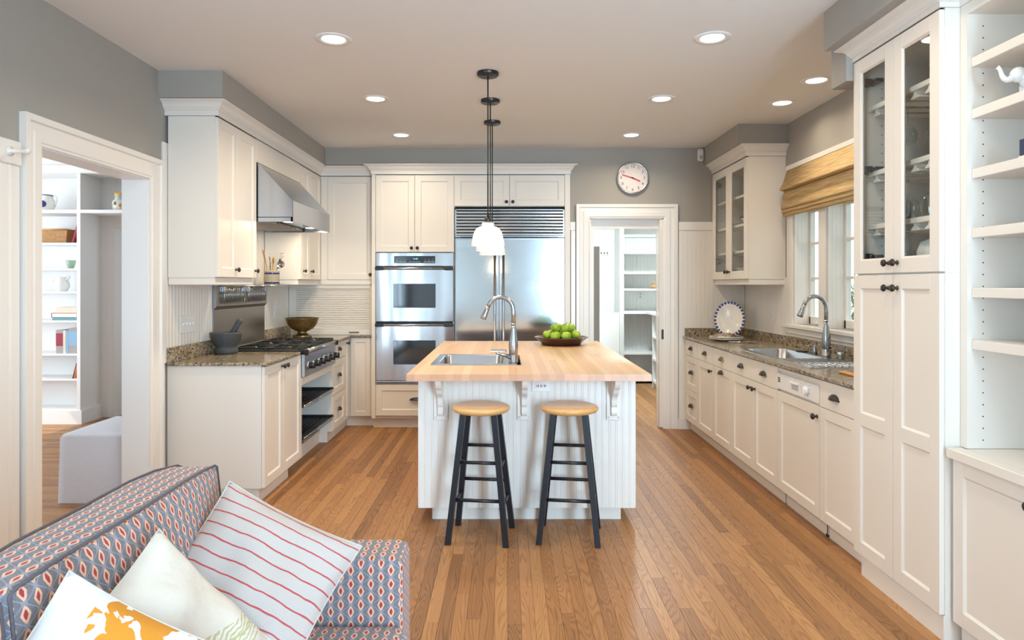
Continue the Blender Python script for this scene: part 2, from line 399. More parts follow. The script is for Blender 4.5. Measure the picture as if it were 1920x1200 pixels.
def ochre(t, uv, u, v):
    n = N(t, 'ShaderNodeTexNoise'); n.inputs['Scale'].default_value = 7.5; n.inputs['Detail'].default_value = 2.5; n.inputs['Distortion'].default_value = 1.2
    L(t, uv.outputs['UV'], n.inputs['Vector'])
    k = math_(t, 'MULTIPLY', math_(t, 'GREATER_THAN', n.outputs[0], 0.45), math_(t, 'GREATER_THAN', u, 0.2))
    return mixc(t, k, srgb(224, 220, 216), srgb(206, 134, 38))
cloth('ochre_print', ochre, 0.2)
def peach(t, uv, u, v):
    n = N(t, 'ShaderNodeTexNoise'); n.inputs['Scale'].default_value = 26; L(t, uv.outputs['UV'], n.inputs['Vector'])
    return mixc(t, math_(t, 'GREATER_THAN', n.outputs[0], 0.52), srgb(236, 170, 120), srgb(240, 204, 160))
cloth('peach_print', peach, 0.2)

# ---------------------------------------------------------------- mesh building
class MB:
    def __init__(s, m=None):
        s.v = []; s.f = []; s.sm = []; s.M = m or Matrix.Identity(4); s.uvs = {}
    def add(s, vs, fs, smooth=False):
        o = len(s.v); flip = s.M.determinant() < 0
        for p in vs: s.v.append(s.M @ Vector(p))
        for f in fs:
            g = [o + i for i in f]
            if flip: g.reverse()
            s.f.append(g); s.sm.append(smooth)
        return s
    def box(s, x0, x1, y0, y1, z0, z1, bev=0.0):
        if x1 < x0: x0, x1 = x1, x0
        if y1 < y0: y0, y1 = y1, y0
        if z1 < z0: z0, z1 = z1, z0
        if bev <= 0:
            vs = [(x, y, z) for z in (z0, z1) for y in (y0, y1) for x in (x0, x1)]
            return s.add(vs, [(0, 2, 3, 1), (4, 5, 7, 6), (0, 1, 5, 4), (2, 6, 7, 3), (0, 4, 6, 2), (1, 3, 7, 5)])
        b = min(bev, (x1 - x0) / 2.01, (y1 - y0) / 2.01, (z1 - z0) / 2.01)
        X, Y, Z = (x0, x1), (y0, y1), (z0, z1); vs = []; ix = {}
        for i in (0, 1):
            for j in (0, 1):
                for k in (0, 1):
                    di, dj, dk = (b if i == 0 else -b), (b if j == 0 else -b), (b if k == 0 else -b)
                    for a, p in enumerate(((X[i], Y[j] + dj, Z[k] + dk), (X[i] + di, Y[j], Z[k] + dk), (X[i] + di, Y[j] + dj, Z[k]))):
                        ix[i, j, k, a] = len(vs); vs.append(p)
        g = lambda i, j, k, a: ix[i, j, k, a]
        fs = []
        for i in (0, 1):
            q = [g(i, 0, 0, 0), g(i, 1, 0, 0), g(i, 1, 1, 0), g(i, 0, 1, 0)]; fs.append(q if i else q[::-1])
            q = [g(0, i, 0, 1), g(1, i, 0, 1), g(1, i, 1, 1), g(0, i, 1, 1)]; fs.append(q[::-1] if i else q)
            q = [g(0, 0, i, 2), g(1, 0, i, 2), g(1, 1, i, 2), g(0, 1, i, 2)]; fs.append(q if i else q[::-1])
        for i in (0, 1):
            for j in (0, 1):
                q = [g(i, j, 0, 0), g(i, j, 0, 1), g(i, j, 1, 1), g(i, j, 1, 0)]; fs.append(q if i != j else q[::-1])
                q = [g(i, 0, j, 0), g(i, 0, j, 2), g(i, 1, j, 2), g(i, 1, j, 0)]; fs.append(q if i == j else q[::-1])
                q = [g(0, i, j, 1), g(0, i, j, 2), g(1, i, j, 2), g(1, i, j, 1)]; fs.append(q if i != j else q[::-1])
                for k in (0, 1):
                    q = [g(i, j, k, 0), g(i, j, k, 1), g(i, j, k, 2)]; fs.append(q if (i + j + k) % 2 else q[::-1])
        return s.add(vs, fs)
    def lathe(s, prof, c=(0, 0, 0), axis='z', seg=24, smooth=True, cap=True, sy=1.0):
        vs = []; fs = []; n = len(prof)
        for k in range(seg):
            a = 2 * pi * k / seg
            for r, h in prof:
                x, y = r * cos(a), r * sin(a) * sy
                p = {'z': (x, y, h), 'y': (x, h, -y), 'x': (h, x, y)}[axis]
                vs.append((c[0] + p[0], c[1] + p[1], c[2] + p[2]))
        for k in range(seg):
            k2 = (k + 1) % seg
            for i in range(n - 1): fs.append((k * n + i, k2 * n + i, k2 * n + i + 1, k * n + i + 1))
        s.add(vs, fs, smooth)
        if cap:
            o = len(s.v) - len(vs)
            for i in (0, n - 1):
                if prof[i][0] > 1e-5:
                    g = [o + k * n + i for k in range(seg)]
                    if i == 0: g.reverse()
                    s.f.append(g); s.sm.append(False)
        return s
    def cyl(s, r, h0, h1, c=(0, 0, 0), axis='z', seg=20, bev=0.0):
        if bev: return s.lathe([(0.0001, h0), (r - bev, h0), (r, h0 + bev), (r, h1 - bev), (r - bev, h1), (0.0001, h1)], c, axis, seg, False, False)
        s.lathe([(r, h0), (r, h1)], c, axis, seg, True, True); return s
    def tube(s, pts, r, seg=8, cap=True, smooth=True, rs=None):
        pts = [Vector(p) for p in pts]; n = len(pts); vs = []; fs = []
        up = Vector((0, 0, 1)); prev = None
        for i, p in enumerate(pts):
            d = (pts[min(i + 1, n - 1)] - pts[max(i - 1, 0)]).normalized()
            if prev is None:
                a = up if abs(d.dot(up)) < 0.95 else Vector((1, 0, 0))
                x = d.cross(a).normalized()
            else:
                x = (prev - d * prev.dot(d)).normalized()
            prev = x; y = d.cross(x); rr = rs[i] if rs else r
            for k in range(seg):
                a = 2 * pi * k / seg; vs.append(p + (x * cos(a) + y * sin(a)) * rr)
        for i in range(n - 1):
            for k in range(seg):
                k2 = (k + 1) % seg; fs.append((i * seg + k, i * seg + k2, (i + 1) * seg + k2, (i + 1) * seg + k))
        s.add(vs, fs, smooth)
        if cap:
            o = len(s.v) - len(vs)
            s.f.append([o + k for k in range(seg)][::-1]); s.f.append([o + (n - 1) * seg + k for k in range(seg)]); s.sm += [False, False]
        return s
    def prism(s, poly, d0, d1, axis='y', smooth=False):
        # poly: 2-D points; axis = extrusion axis; other two axes in x,y,z order
        def P(p, d): return {'x': (d, p[0], p[1]), 'y': (p[0], d, p[1]), 'z': (p[0], p[1], d)}[axis]
        n = len(poly); vs = [P(p, d0) for p in poly] + [P(p, d1) for p in poly]
        fs = [tuple(range(n))[::-1], tuple(range(n, 2 * n))]
        s.add(vs, fs); o = len(s.v) - 2 * n
        for i in range(n):
            j = (i + 1) % n; s.f.append([o + i, o + j, o + n + j, o + n + i]); s.sm.append(smooth)
        return s
    def sweep(s, prof, path, left=True, ends=True):
        # prof: (outward, z) points; path: xy polyline; outward is to the right of the walking direction unless left
        P = [Vector((p[0], p[1])) for p in path]; n = len(P); m = len(prof); vs = []; fs = []
        sg = 1 if left else -1
        nor = []
        for i in range(n - 1):
            d = (P[i + 1] - P[i]).normalized(); nor.append(Vector((-d.y, d.x)) * sg)
        for i in range(n):
            if i == 0: o = nor[0]
            elif i == n - 1: o = nor[-1]
            else:
                o = nor[i - 1] + nor[i]; o = o / max(0.2, o.dot(nor[i]))
            for w, z in prof: vs.append((P[i].x + o.x * w, P[i].y + o.y * w, z))
        for i in range(n - 1):
            for k in range(m - 1): fs.append((i * m + k, i * m + k + 1, (i + 1) * m + k + 1, (i + 1) * m + k))
        if ends: fs += [tuple(range(m))[::-1], tuple(range((n - 1) * m, n * m))]
        return s.add(vs, fs)
    def grid(s, fn, nu, nv, smooth=True, uv=True):
        vs = []; fs = []; o = len(s.v)
        for j in range(nv + 1):
            for i in range(nu + 1): vs.append(fn(i / nu, j / nv))
        for j in range(nv):
            for i in range(nu):
                a = j * (nu + 1) + i; fs.append((a, a + 1, a + nu + 2, a + nu + 1))
        if uv:
            for j in range(nv + 1):
                for i in range(nu + 1): s.uvs[o + j * (nu + 1) + i] = (i / nu, j / nv)
        return s.add(vs, fs, smooth)

FL = lambda x: Matrix(((0, 1, 0, x), (1, 0, 0, 0), (0, 0, 1, 0), (0, 0, 0, 1)))      # a=+Y, out=+X
FR = lambda x: Matrix(((0, -1, 0, x), (1, 0, 0, 0), (0, 0, 1, 0), (0, 0, 0, 1)))     # a=+Y, out=-X
FB = lambda y: Matrix(((1, 0, 0, 0), (0, -1, 0, y), (0, 0, 1, 0), (0, 0, 0, 1)))     # a=+X, out=-Y

def tag(o, label=None, cat=None, group=None, kind=None):
    if label: o['label'] = label
    if cat: o['category'] = cat
    if group: o['group'] = group
    if kind: o['kind'] = kind
    return o
def put(mb, name, mat, parent=None, label=None, cat=None, group=None, kind=None, origin=None, boxuv=False):
    me = bpy.data.meshes.new(name)
    if parent is not None: org = WL[parent.name]
    elif origin is not None: org = Vector(origin)
    else:
        lo = [min(v[i] for v in mb.v) for i in range(3)]; hi = [max(v[i] for v in mb.v) for i in range(3)]
        org = Vector(((lo[0] + hi[0]) / 2, (lo[1] + hi[1]) / 2, lo[2]))
    me.from_pydata([tuple(v - org) for v in mb.v], [], mb.f)
    me.polygons.foreach_set('use_smooth', mb.sm)
    if mb.uvs or boxuv:
        l = me.uv_layers.new(name='UVMap')
        for p in me.polygons:
            nx, ny, nz = (abs(c) for c in p.normal)
            for li, vi in zip(p.loop_indices, p.vertices):
                if boxuv:
                    x, y, z = me.vertices[vi].co
                    l.data[li].uv = (x, y) if nz >= nx and nz >= ny else ((y, z) if nx >= ny else (x, z))
                else: l.data[li].uv = mb.uvs.get(vi, (0, 0))
    me.materials.append(M[mat])
    o = bpy.data.objects.new(name, me); COL.objects.link(o)
    if parent is not None: o.parent = parent; WL[o.name] = org
    else: o.location = org; WL[o.name] = org
    return tag(o, label, cat, group, kind)
def thing(name, label, cat, loc=(0, 0, 0), group=None, kind=None, rot=None):
    o = bpy.data.objects.new(name, None); COL.objects.link(o); o.empty_display_size = 0.05
    o.location = loc; WL[o.name] = Vector(loc)
    if rot: o.rotation_euler = rot
    return tag(o, label, cat, group, kind)
def struct(mb, name, mat, **kw): return put(mb, name, mat, kind='structure', origin=(0, 0, 0), **kw)
def local(root): WL[root.name] = Vector(); return root           # parts given in the thing's own coordinates

# ---------------------------------------------------------------- joinery helpers (a = along the face, out = towards the room)
PAINT = 'cabinet_paint'
def shaker(face, a0, a1, z0, z1, parent, name='door', mat=None, t=0.02, st=0.058, rec=0.009, mids=(), glass=False, gap=0.0015):
    mat = mat or PAINT
    a0 += gap; a1 -= gap; z0 += gap; z1 -= gap; b = 0.0012
    st = min(st, (a1 - a0) * 0.3, (z1 - z0) * 0.32)
    m = MB(face)
    m.box(a0, a0 + st, -t, 0, z0, z1, b); m.box(a1 - st, a1, -t, 0, z0, z1, b)
    zs = [z0] + [x for x in mids] + [z1]
    m.box(a0 + st, a1 - st, -t, 0, z0, z0 + st, b); m.box(a0 + st, a1 - st, -t, 0, z1 - st, z1, b)
    for zc in mids: m.box(a0 + st, a1 - st, -t, 0, zc - st / 2, zc + st / 2, b)
    edges = [z0 + st] + [e for zc in mids for e in (zc - st / 2, zc + st / 2)] + [z1 - st]
    ops = list(zip(edges[0::2], edges[1::2])); e = 0.008
    for q0, q1 in ops:
        A = [(a0 + st, q0), (a1 - st, q0), (a1 - st, q1), (a0 + st, q1)]
        B = [(a0 + st + e, q0 + e), (a1 - st - e, q0 + e), (a1 - st - e, q1 - e), (a0 + st + e, q1 - e)]
        vs = [(p[0], -0.001, p[1]) for p in A] + [(p[0], -rec, p[1]) for p in B]
        fs = [(i, (i + 1) % 4, 4 + (i + 1) % 4, 4 + i) for i in range(4)]
        if not glass: fs.append((4, 5, 6, 7))
        m.add(vs, fs)
        if not glass: m.box(a0 + st, a1 - st, -t, -t + 0.003, q0, q1)
    o = put(m, name, mat, parent)
    if glass:
        for q0, q1 in ops:
            g = MB(face); g.box(a0 + st - 0.003, a1 - st + 0.003, -0.013, -0.010, q0 - 0.003, q1 + 0.003); put(g, 'glass_pane', 'pane_glass', o)
    return o
def slab(face, a0, a1, z0, z1, parent, name='drawer', mat=None, t=0.02, gap=0.0015):
    m = MB(face); m.box(a0 + gap, a1 - gap, -t, 0, z0 + gap, z1 - gap, 0.002); return put(m, name, mat or PAINT, parent)
def knob(face, a, z, parent, mat='bronze', s=1.0):
    m = MB(face @ Matrix.Translation((a, 0, z)))
    m.lathe([(0.0001, 0), (0.0095 * s, 0), (0.0095 * s, 0.003 * s), (0.0055 * s, 0.006 * s), (0.0055 * s, 0.013 * s), (0.010 * s, 0.016 * s), (0.0155 * s, 0.020 * s), (0.0165 * s, 0.025 * s), (0.013 * s, 0.030 * s), (0.006 * s, 0.033 * s), (0.0001, 0.0335 * s)], axis='y', seg=18, cap=False)
    return put(m, 'knob', mat, parent)
def cup_pull(face, a, z, parent, w=0.045, h=0.032, d=0.026, mat='bronze'):
    m = MB(face @ Matrix.Translation((a, 0, z - 0.012)))
    nu, nv = 16, 6; vs = []; fs = []
    for j in range(nv + 1):
        v = pi / 2 * j / nv
        for i in range(nu + 1):
            u = pi * i / nu; k = sin(u) ** 0.7
            vs.append((w * cos(u), d * k * sin(v) + 0.001, h * k * cos(v)))
    for j in range(nv):
        for i in range(nu):
            a_ = j * (nu + 1) + i; fs.append((a_, a_ + 1, a_ + nu + 2, a_ + nu + 1))
    m.add(vs, fs, True)
    m.box(-w - 0.006, w + 0.006, 0, 0.003, -0.003, 0.006, 0.001)
    return put(m, 'cup_pull', mat, parent)
def bead(face, a0, a1, z0, z1, parent, mat='trim_paint', pitch=0.042, t=0.012, name='beadboard_strip'):
    n = max(1, round((a1 - a0) / pitch)); p = (a1 - a0) / n; first = None
    for k in range(n):
        if first is None:
            m = MB(face); g = 0.0004
            x0, x1 = a0 + g / 2, a0 + p - g / 2
            pr = [(x0, 0), (x0, t - 0.0016), (x0 + 0.0022, t), (x0 + 0.0075, t), (x0 + 0.0095, t - 0.002), (x0 + 0.0115, t), (x1 - 0.0022, t), (x1, t - 0.0016), (x1, 0)]
            m.prism(pr, z0, z1, 'z'); first = put(m, name, mat, parent)
        else:
            c = first.copy(); COL.objects.link(c)
            c.location = first.location + (face.to_3x3() @ Vector((p * k, 0, 0)))
def casing(face, a0, a1, z1, parent, w=0.11, t=0.028, z0=0.0, mat='trim_paint', ow=None):
    # door/window casing around an opening a0..a1 up to z1: two legs and a head, stepped profile
    pr = [(0, 0.012), (0.012, 0.014), (0.016, 0.019), (w * 0.45, 0.021), (w * 0.5, 0.017), (w * 0.74, 0.019), (w * 0.78, t), (w, t)]
    m = MB(face)
    def strip(P):        # P: list of inner-path points (a, z, outdir a, outdir z)
        vs = []; k = len(pr) + 2
        for (a, z, oa, oz) in P:
            vs.append((a, 0, z))
            for q, c in pr: vs.append((a + oa * q, c, z + oz * q))
            vs.append((a + oa * w, 0, z + oz * w))
        fs = []
        for i in range(len(P) - 1):
            for j in range(k - 1): fs.append((i * k + j, i * k + j + 1, (i + 1) * k + j + 1, (i + 1) * k + j))
        fs += [tuple(range(k))[::-1], tuple(range((len(P) - 1) * k, len(P) * k))]
        m.add(vs, fs)
    strip([(a0, z0, -1, 0), (a0, z1, -1, 1), (a1, z1, 1, 1), (a1, z0, 1, 0)])
    return put(m, 'casing', mat, parent)
# ================================================================ the setting
# ---- floors
fl = MB(); fl.box(XL - 0.15, XR + 0.15, YR - 0.15, 7.2, -0.08, -0.016); fl = struct(fl, 'floor', 'grout_dark')
PW = 0.0572; GAP = 0.0007
planks = []
x = XL
while x < XR - 0.002:
    x1 = min(x + PW, XR); y = YR
    y -= random.uniform(0, 1.2)
    while y < 6.62:
        ln = random.uniform(0.9, 2.3); y1 = min(y + ln, 6.62)
        if 6.62 - y1 < 0.25: y1 = 6.62
        if y1 > YR: planks.append((x, x1, max(y, YR), y1))
        y = y1
    x = x1
def plank_seen(p):
    xc, y0, y1 = (p[0] + p[1]) / 2, p[2], p[3]
    if xc < -1.62 and y0 > 4.2 or xc > 1.80 or y1 < 1.55: return 0
    if -0.42 < xc < 0.66 and y0 > 3.95 and y1 < 5.6: return 0
    if xc < -0.3 and y1 < 2.3: return 0
    return 1 / (max(y0, 1.6) ** 1.0) * (1 + 0.2 * (y1 - y0)) if abs(xc) < 1.8 else 0.05
pl_sorted = sorted(planks, key=plank_seen, reverse=True)
near_pl = [p for p in pl_sorted[:300] if plank_seen(p) > 0]
rest_pl = [p for p in planks if p not in set(near_pl)]
def plank_box(m, p): m.box(p[0] + GAP / 2, p[1] - GAP / 2, p[2] + GAP / 2, p[3] - GAP / 2, -0.016, 0.0, 0.0006)
for p in near_pl:
    m = MB(); plank_box(m, p); put(m, 'plank', 'oak', fl)
m = MB()
for p in rest_pl: plank_box(m, p)
put(m, 'distant_planks', 'oak', fl, kind='stuff')

fd = MB(); fd.box(-6.2, XL - 0.15, 1.2, 9.2, -0.08, -0.016); fd.box(XL - 0.15, XL, 3.085, 4.05, -0.016, -0.0155); fd = struct(fd, 'floor', 'grout_dark')
m = MB(); y = 1.2
while y < 9.1:
    x = -6.2 + random.uniform(-0.8, 0)
    while x < XL - 0.01:
        x1 = min(x + random.uniform(0.8, 1.8), XL)
        if not (y < 3.085 or y > 4.0) or x < XL - 0.15:
            e = x1 if (3.085 <= y <= 3.99) else min(x1, XL - 0.15)
            if e > max(x, -6.2) + 0.02: m.box(max(x, -6.2) + GAP / 2, e - GAP / 2, y + GAP / 2, y + PW - GAP / 2, -0.016, 0.0, 0.0012)
        x = x1
    y += PW
put(m, 'planks', 'oak_den', fd, kind='stuff')
fp = MB(); fp.box(0.6, 2.75, 6.62, 10.0, -0.08, -0.016); fp = struct(fp, 'floor', 'grout_dark')
m = MB(); x = 0.6
while x < 2.7:
    y = 6.62 + random.uniform(-0.8, 0)
    while y < 9.9:
        y1 = min(y + random.uniform(0.8, 1.8), 9.95); m.box(x + GAP / 2, x + PW - GAP / 2, max(y, 6.62) + GAP / 2, y1 - GAP / 2, -0.016, 0.0, 0.0012); y = y1
    x += PW
put(m, 'planks', 'oak', fp, kind='stuff')

# ---- ceiling
m = MB(); m.box(-6.3, XR + 0.5, YR - 0.2, 10.1, ZC, ZC + 0.12); ceil = struct(m, 'ceiling', 'ceiling_paint')

# ---- walls
DY0, DY1, DZ = 3.085, 4.05, 2.055          # den doorway
m = MB()
m.box(XL - 0.15, XL, YR - 0.15, -1.65, 0, ZC); m.box(XL - 0.15, XL, 0.15, DY0, 0, ZC); m.box(XL - 0.15, XL, -1.65, 0.15, 2.32, ZC); m.box(XL - 0.15, XL, -1.65, 0.15, -0.016, 0.06); m.box(XL - 0.15, XL, DY1, 7.2, 0, ZC); m.box(XL - 0.15, XL, DY0, DY1, DZ, ZC)
wall_left = struct(m, 'wall_left', 'wall_grey')
PX0, PX1, PZ = 0.806, 1.534, 2.055         # pantry doorway
m = MB()
m.box(0.62, PX0, YB, YB + 0.12, 0, ZC); m.box(PX1, XR + 0.2, YB, YB + 0.12, 0, ZC); m.box(PX0, PX1, YB, YB + 0.12, PZ, ZC)
m.box(XL, 0.62, YB, YB + 0.12, 2.57, ZC); m.box(0.62, 0.72, YB + 0.12, 7.2, 0, ZC); m.box(XL - 0.15, 0.72, 7.2, 7.3, 0, ZC)
wall_back = struct(m, 'wall_back', 'wall_grey')
# right wall with three casement openings over the sink
WO = [(4.94, 5.39), (4.38, 4.83), (3.82, 4.27)]; WZ0, WZ1 = 1.085, 2.28
m = MB(); T = 0.16
m.box(XR, XR + T, YR - 0.15, -1.5, 0, ZC); m.box(XR, XR + T, -1.5, 0.0, 0, 0.4); m.box(XR, XR + T, -1.5, 0.0, 2.4, ZC)
ys = [0.0, 3.82, 4.27, 4.38, 4.83, 4.94, 5.39, YB]
for k in range(0, 7):
    solid = (k % 2 == 0)
    if solid: m.box(XR, XR + T, ys[k], ys[k + 1], 0, ZC)
    else: m.box(XR, XR + T, ys[k], ys[k + 1], 0, WZ0); m.box(XR, XR + T, ys[k], ys[k + 1], WZ1, ZC)
wall_right = struct(m, 'wall_right', 'wall_grey')
# rear wall of the living end, behind the camera, and the garden openings beside it
m = MB(); RW = [(1.32, 2.28)]
m.box(XL, 1.32, YR - 0.12, YR, 0, ZC); m.box(2.28, XR + 0.16, YR - 0.12, YR, 0, ZC)
for a, b in RW: m.box(a, b, YR - 0.12, YR, 0, 0.2); m.box(a, b, YR - 0.12, YR, 2.6, ZC)
wall_rear = struct(m, 'wall_rear', 'rear_paint')
def grid_window(name, face, a0, a1, z0, z1, na, zs, mat='trim_paint'):
    m = MB(face)
    for k in range(na + 1):
        q = a0 + (a1 - a0 - 0.05) * k / na; m.box(q, q + 0.05, -0.1, -0.05, z0, z1)
    for q in [z0, z1 - 0.05] + list(zs): m.box(a0, a1, -0.1, -0.05, q, q + 0.05)
    return struct(m, name, mat)
RB = Matrix(((1, 0, 0, 0), (0, 1, 0, YR), (0, 0, 1, 0), (0, 0, 0, 1)))
for k, (a, b) in enumerate(RW): grid_window('window_%d' % (k + 4), RB, a, b, 0.2, 2.6, 1, (1.4,))
grid_window('window_6', FR(XR), -1.5, 0.0, 0.4, 2.4, 2, (1.4,))  # unseen opening added on the right to let in more daylight
grid_window('door_3', FL(XL), -1.65, 0.15, 0.06, 2.32, 2, (0.9,))
# den walls
m = MB(); m.box(-6.3, -6.15, 1.2, 3.3, 0, ZC); m.box(-6.3, -6.15, 6.7, 9.2, 0, ZC); m.box(-6.3, -6.15, 3.3, 6.7, 0, 0.55); m.box(-6.3, -6.15, 3.3, 6.7, 2.45, ZC)
m.box(-6.3, -5.5, 1.1, 1.2, 0, ZC); m.box(-4.2, XL - 0.15, 1.1, 1.2, 0, ZC); m.box(-5.5, -4.2, 1.1, 1.2, 0, 0.5); m.box(-5.5, -4.2, 1.1, 1.2, 2.4, ZC); m.box(-6.3, XL - 0.15, 9.2, 9.3, 0, ZC)
struct(m, 'wall_den_side', 'den_paint')
m = MB(); DNX0, DNX1 = -4.145, -3.30
m.box(-6.15, DNX0, 7.06, 7.18, 0, ZC); m.box(DNX1, XL - 0.15, 7.06, 7.18, 0, ZC); m.box(DNX0, DNX1, 7.06, 7.18, 2.0, ZC)
wall_den = struct(m, 'wall_den_back', 'den_paint')
m = MB()
for q in (3.3, 4.4, 5.5, 6.65): m.box(-6.28, -6.2, q, q + 0.05, 0.55, 2.45)
for q in (0.55, 1.5, 2.4): m.box(-6.28, -6.2, 3.3, 6.7, q, q + 0.05)
struct(m, 'window_7', 'den_paint')
grid_window('window_8', Matrix(((1, 0, 0, 0), (0, 1, 0, 1.22), (0, 0, 1, 0), (0, 0, 0, 1))), -5.5, -4.2, 0.5, 2.4, 2, (1.4,), 'den_paint')  # unseen window added in the den's near wall as fill light
# pantry walls
m = MB(); m.box(0.6, 2.75, 9.85, 9.97, 0, ZC); pw_back = struct(m, 'wall_pantry_back', 'pantry_paint')
m = MB(); m.box(2.62, 2.75, 6.62, 9.85, 0, ZC); m.box(0.6, 0.72, 7.3, 9.85, 0, ZC); struct(m, 'wall_pantry_side', 'pantry_paint')
bead(FB(9.85), 0.72, 2.62, 0.0, ZC, pw_back, 'pantry_paint', pitch=0.055)

# ---- soffits in wall grey
for k, (a, b, c, d, e) in enumerate([(XL, -1.77, 4.15, YB, 2.567), (1.92, XR, 5.53, YB, 2.565), (1.555, XR, 0.0, 3.27, 2.545)]):
    m = MB(); m.box(a, b, c, d, e, ZC); struct(m, 'trim_%d' % (k + 1), 'wall_grey')
m = MB(); m.box(1.665, XR, 3.27, 3.42, 2.40, 2.545); m.box(1.665, XR, 3.27, 3.42, 2.545, ZC); struct(m, 'trim_4', 'wall_grey')

# ---- crown mouldings
def crown(name, path, left, zt=2.566, proj=0.066, zb=2.474):
    h = zt - zb
    pr = [(-0.004, zb), (0.006, zb), (0.006, zb + h * 0.36), (0.014, zb + h * 0.38), (0.016, zb + h * 0.46), (0.026, zb + h * 0.55), (0.030, zb + h * 0.62), (0.036, zb + h * 0.74), (0.050, zb + h * 0.86), (proj - 0.004, zb + h * 0.9), (proj, zb + h * 0.92), (proj, zt), (-0.004, zt)]
    m = MB(); m.sweep(pr, path, left); return struct(m, name, 'trim_paint')
crown('trim_5', [(XL, 4.235), (-1.835, 4.235), (-1.835, 6.58), (-1.318, 6.58)], False)
crown('trim_6', [(-1.312, 6.575), (-1.312, 6.48), (0.617, 6.48), (0.617, 6.498)], False)
crown('trim_7', [(XR, 5.56), (2.0, 5.56), (2.0, 6.498)], True)
crown('trim_8', [(1.70, 3.27), (1.70, 2.615), (1.778, 2.615), (1.778, 0.2)], False, zt=2.544, proj=0.095, zb=2.488)

# ---- den doorway trim
m = MB(); m.box(XL - 0.152, XL, DY0 - 0.001, DY0 + 0.018, 0, DZ); m.box(XL - 0.152, XL, DY1 - 0.018, DY1 + 0.001, 0, DZ); m.box(XL - 0.152, XL, DY0, DY1, DZ - 0.018, DZ + 0.001)
d1 = struct(m, 'door_1', 'den_paint')
casing(FL(XL), DY0 + 0.012, DY1 - 0.012, DZ - 0.012, d1, w=0.13, t=0.032)
casing(FR(XL - 0.15), DY0 + 0.012, DY1 - 0.012, DZ - 0.012, d1, w=0.11, t=0.028, mat='den_paint')
# ---- pantry doorway trim
m = MB(); m.box(PX0 - 0.001, PX0 + 0.016, YB - 0.002, YB + 0.122, 0, PZ); m.box(PX1 - 0.016, PX1 + 0.001, YB - 0.002, YB + 0.122, 0, PZ); m.box(PX0, PX1, YB - 0.002, YB + 0.122, PZ - 0.016, PZ + 0.001)
d2 = struct(m, 'door_2', 'trim_paint')
casing(FB(YB), PX0 + 0.006, PX1 - 0.006, PZ - 0.006, d2, w=0.135, t=0.028)
m = MB(FB(YB + 0.05)); m.box(PX0 + 0.016, PX0 + 0.050, -0.03, 0.0, 0, PZ - 0.016); m.box(PX0 + 0.05, PX1 - 0.04, -0.03, 0.0, PZ - 0.105, PZ - 0.016); m.box(PX1 - 0.052, PX1 - 0.04, -0.06, -0.02, 0, PZ - 0.105)
put(m, 'stop_frame', 'trim_paint', d2)
m = MB(); m.box(PX1 - 0.045, PX1 - 0.002, YB - 0.006, YB + 0.035, 0.012, PZ - 0.02, 0.002); pk = put(m, 'sliding_door_edge', 'trim_paint', d2)
m = MB(); m.box(PX1 - 0.026, PX1 + 0.008, YB - 0.012, YB - 0.005, 0.87, 0.965, 0.002); put(m, 'latch', 'black_metal', d2)

# ---- wainscot and backsplash beadboard
bead(FL(XL), 1.5, 2.955, 0.0, 1.93, wall_left, pitch=0.064)
m = MB(FL(XL)); m.box(1.5, 2.955, 0, 0.022, 1.925, 2.03, 0.003); put(m, 'wainscot_rail', 'trim_paint', wall_left)
bead(FL(XL), 4.19, 6.6, 0.905, 2.3, wall_left, pitch=0.042)
bead(FB(YB), 1.672, XR - 0.012, 0.0, 1.995, wall_back, pitch=0.042)
m = MB(FB(YB)); m.box(1.672, XR, 0, 0.02, 1.93, 2.012, 0.003); m.box(0.618, 0.668, 0, 0.02, 1.93, 2.012, 0.003); m.box(0.626, 0.668, 0, 0.014, 0, 1.93); put(m, 'wainscot_rail', 'trim_paint', wall_back)
bead(FR(XR), 5.50, YB - 0.013, 0.905, 1.46, wall_right, pitch=0.042)
m = MB(FB(YB)); m.box(1.664, 1.79, 0.02, 0.034, 0.0, 0.10); struct(m, 'baseboard_back', 'trim_paint')

# ---- casement windows over the right-hand sink
for k, (a, b) in enumerate(WO):
    m = MB(FR(XR)); s = 0.035
    for q in (a, b - s): m.box(q, q + s, -0.15, -0.11, WZ0, WZ1, 0.003)
    m.box(a, b, -0.15, -0.11, WZ0, WZ0 + 0.06, 0.003); m.box(a, b, -0.15, -0.11, WZ1 - s, WZ1, 0.003)
    for z in (1.44, 1.72, 1.98): m.box(a + s, b - s, -0.14, -0.12, z, z + 0.02)
    w = struct(m, 'window_%d' % (k + 1), 'trim_paint')
    g = MB(FR(XR)); g.box(a + s, b - s, -0.132, -0.128, WZ0 + 0.06, WZ1 - s); put(g, 'glass_pane', 'pane_glass', w)
    m = MB(FR(XR))
    m.box(a - 0.002, a + 0.012, -0.15, 0.002, WZ0, WZ1); m.box(b - 0.012, b + 0.002, -0.15, 0.002, WZ0, WZ1); m.box(a, b, -0.15, 0.002, WZ1 - 0.012, WZ1)
    for q in (a + 0.012, b - 0.012):
        for j in range(4): m.box(q - 0.0015, q + 0.0015, -0.1 + j * 0.03, -0.083 + j * 0.03, WZ0, WZ1)
    put(m, 'jamb_liner', 'trim_paint', w)
    m = MB(FR(XR)); m.box((a + b) / 2 - 0.04, (a + b) / 2 + 0.05, -0.11, -0.085, WZ0 + 0.005, WZ0 + 0.028, 0.004); m.tube([((a + b) / 2, -0.09, WZ0 + 0.03), ((a + b) / 2 - 0.05, -0.06, WZ0 + 0.026)], 0.006)
    put(m, 'crank', 'white_plastic', w)
m = MB(FR(XR))
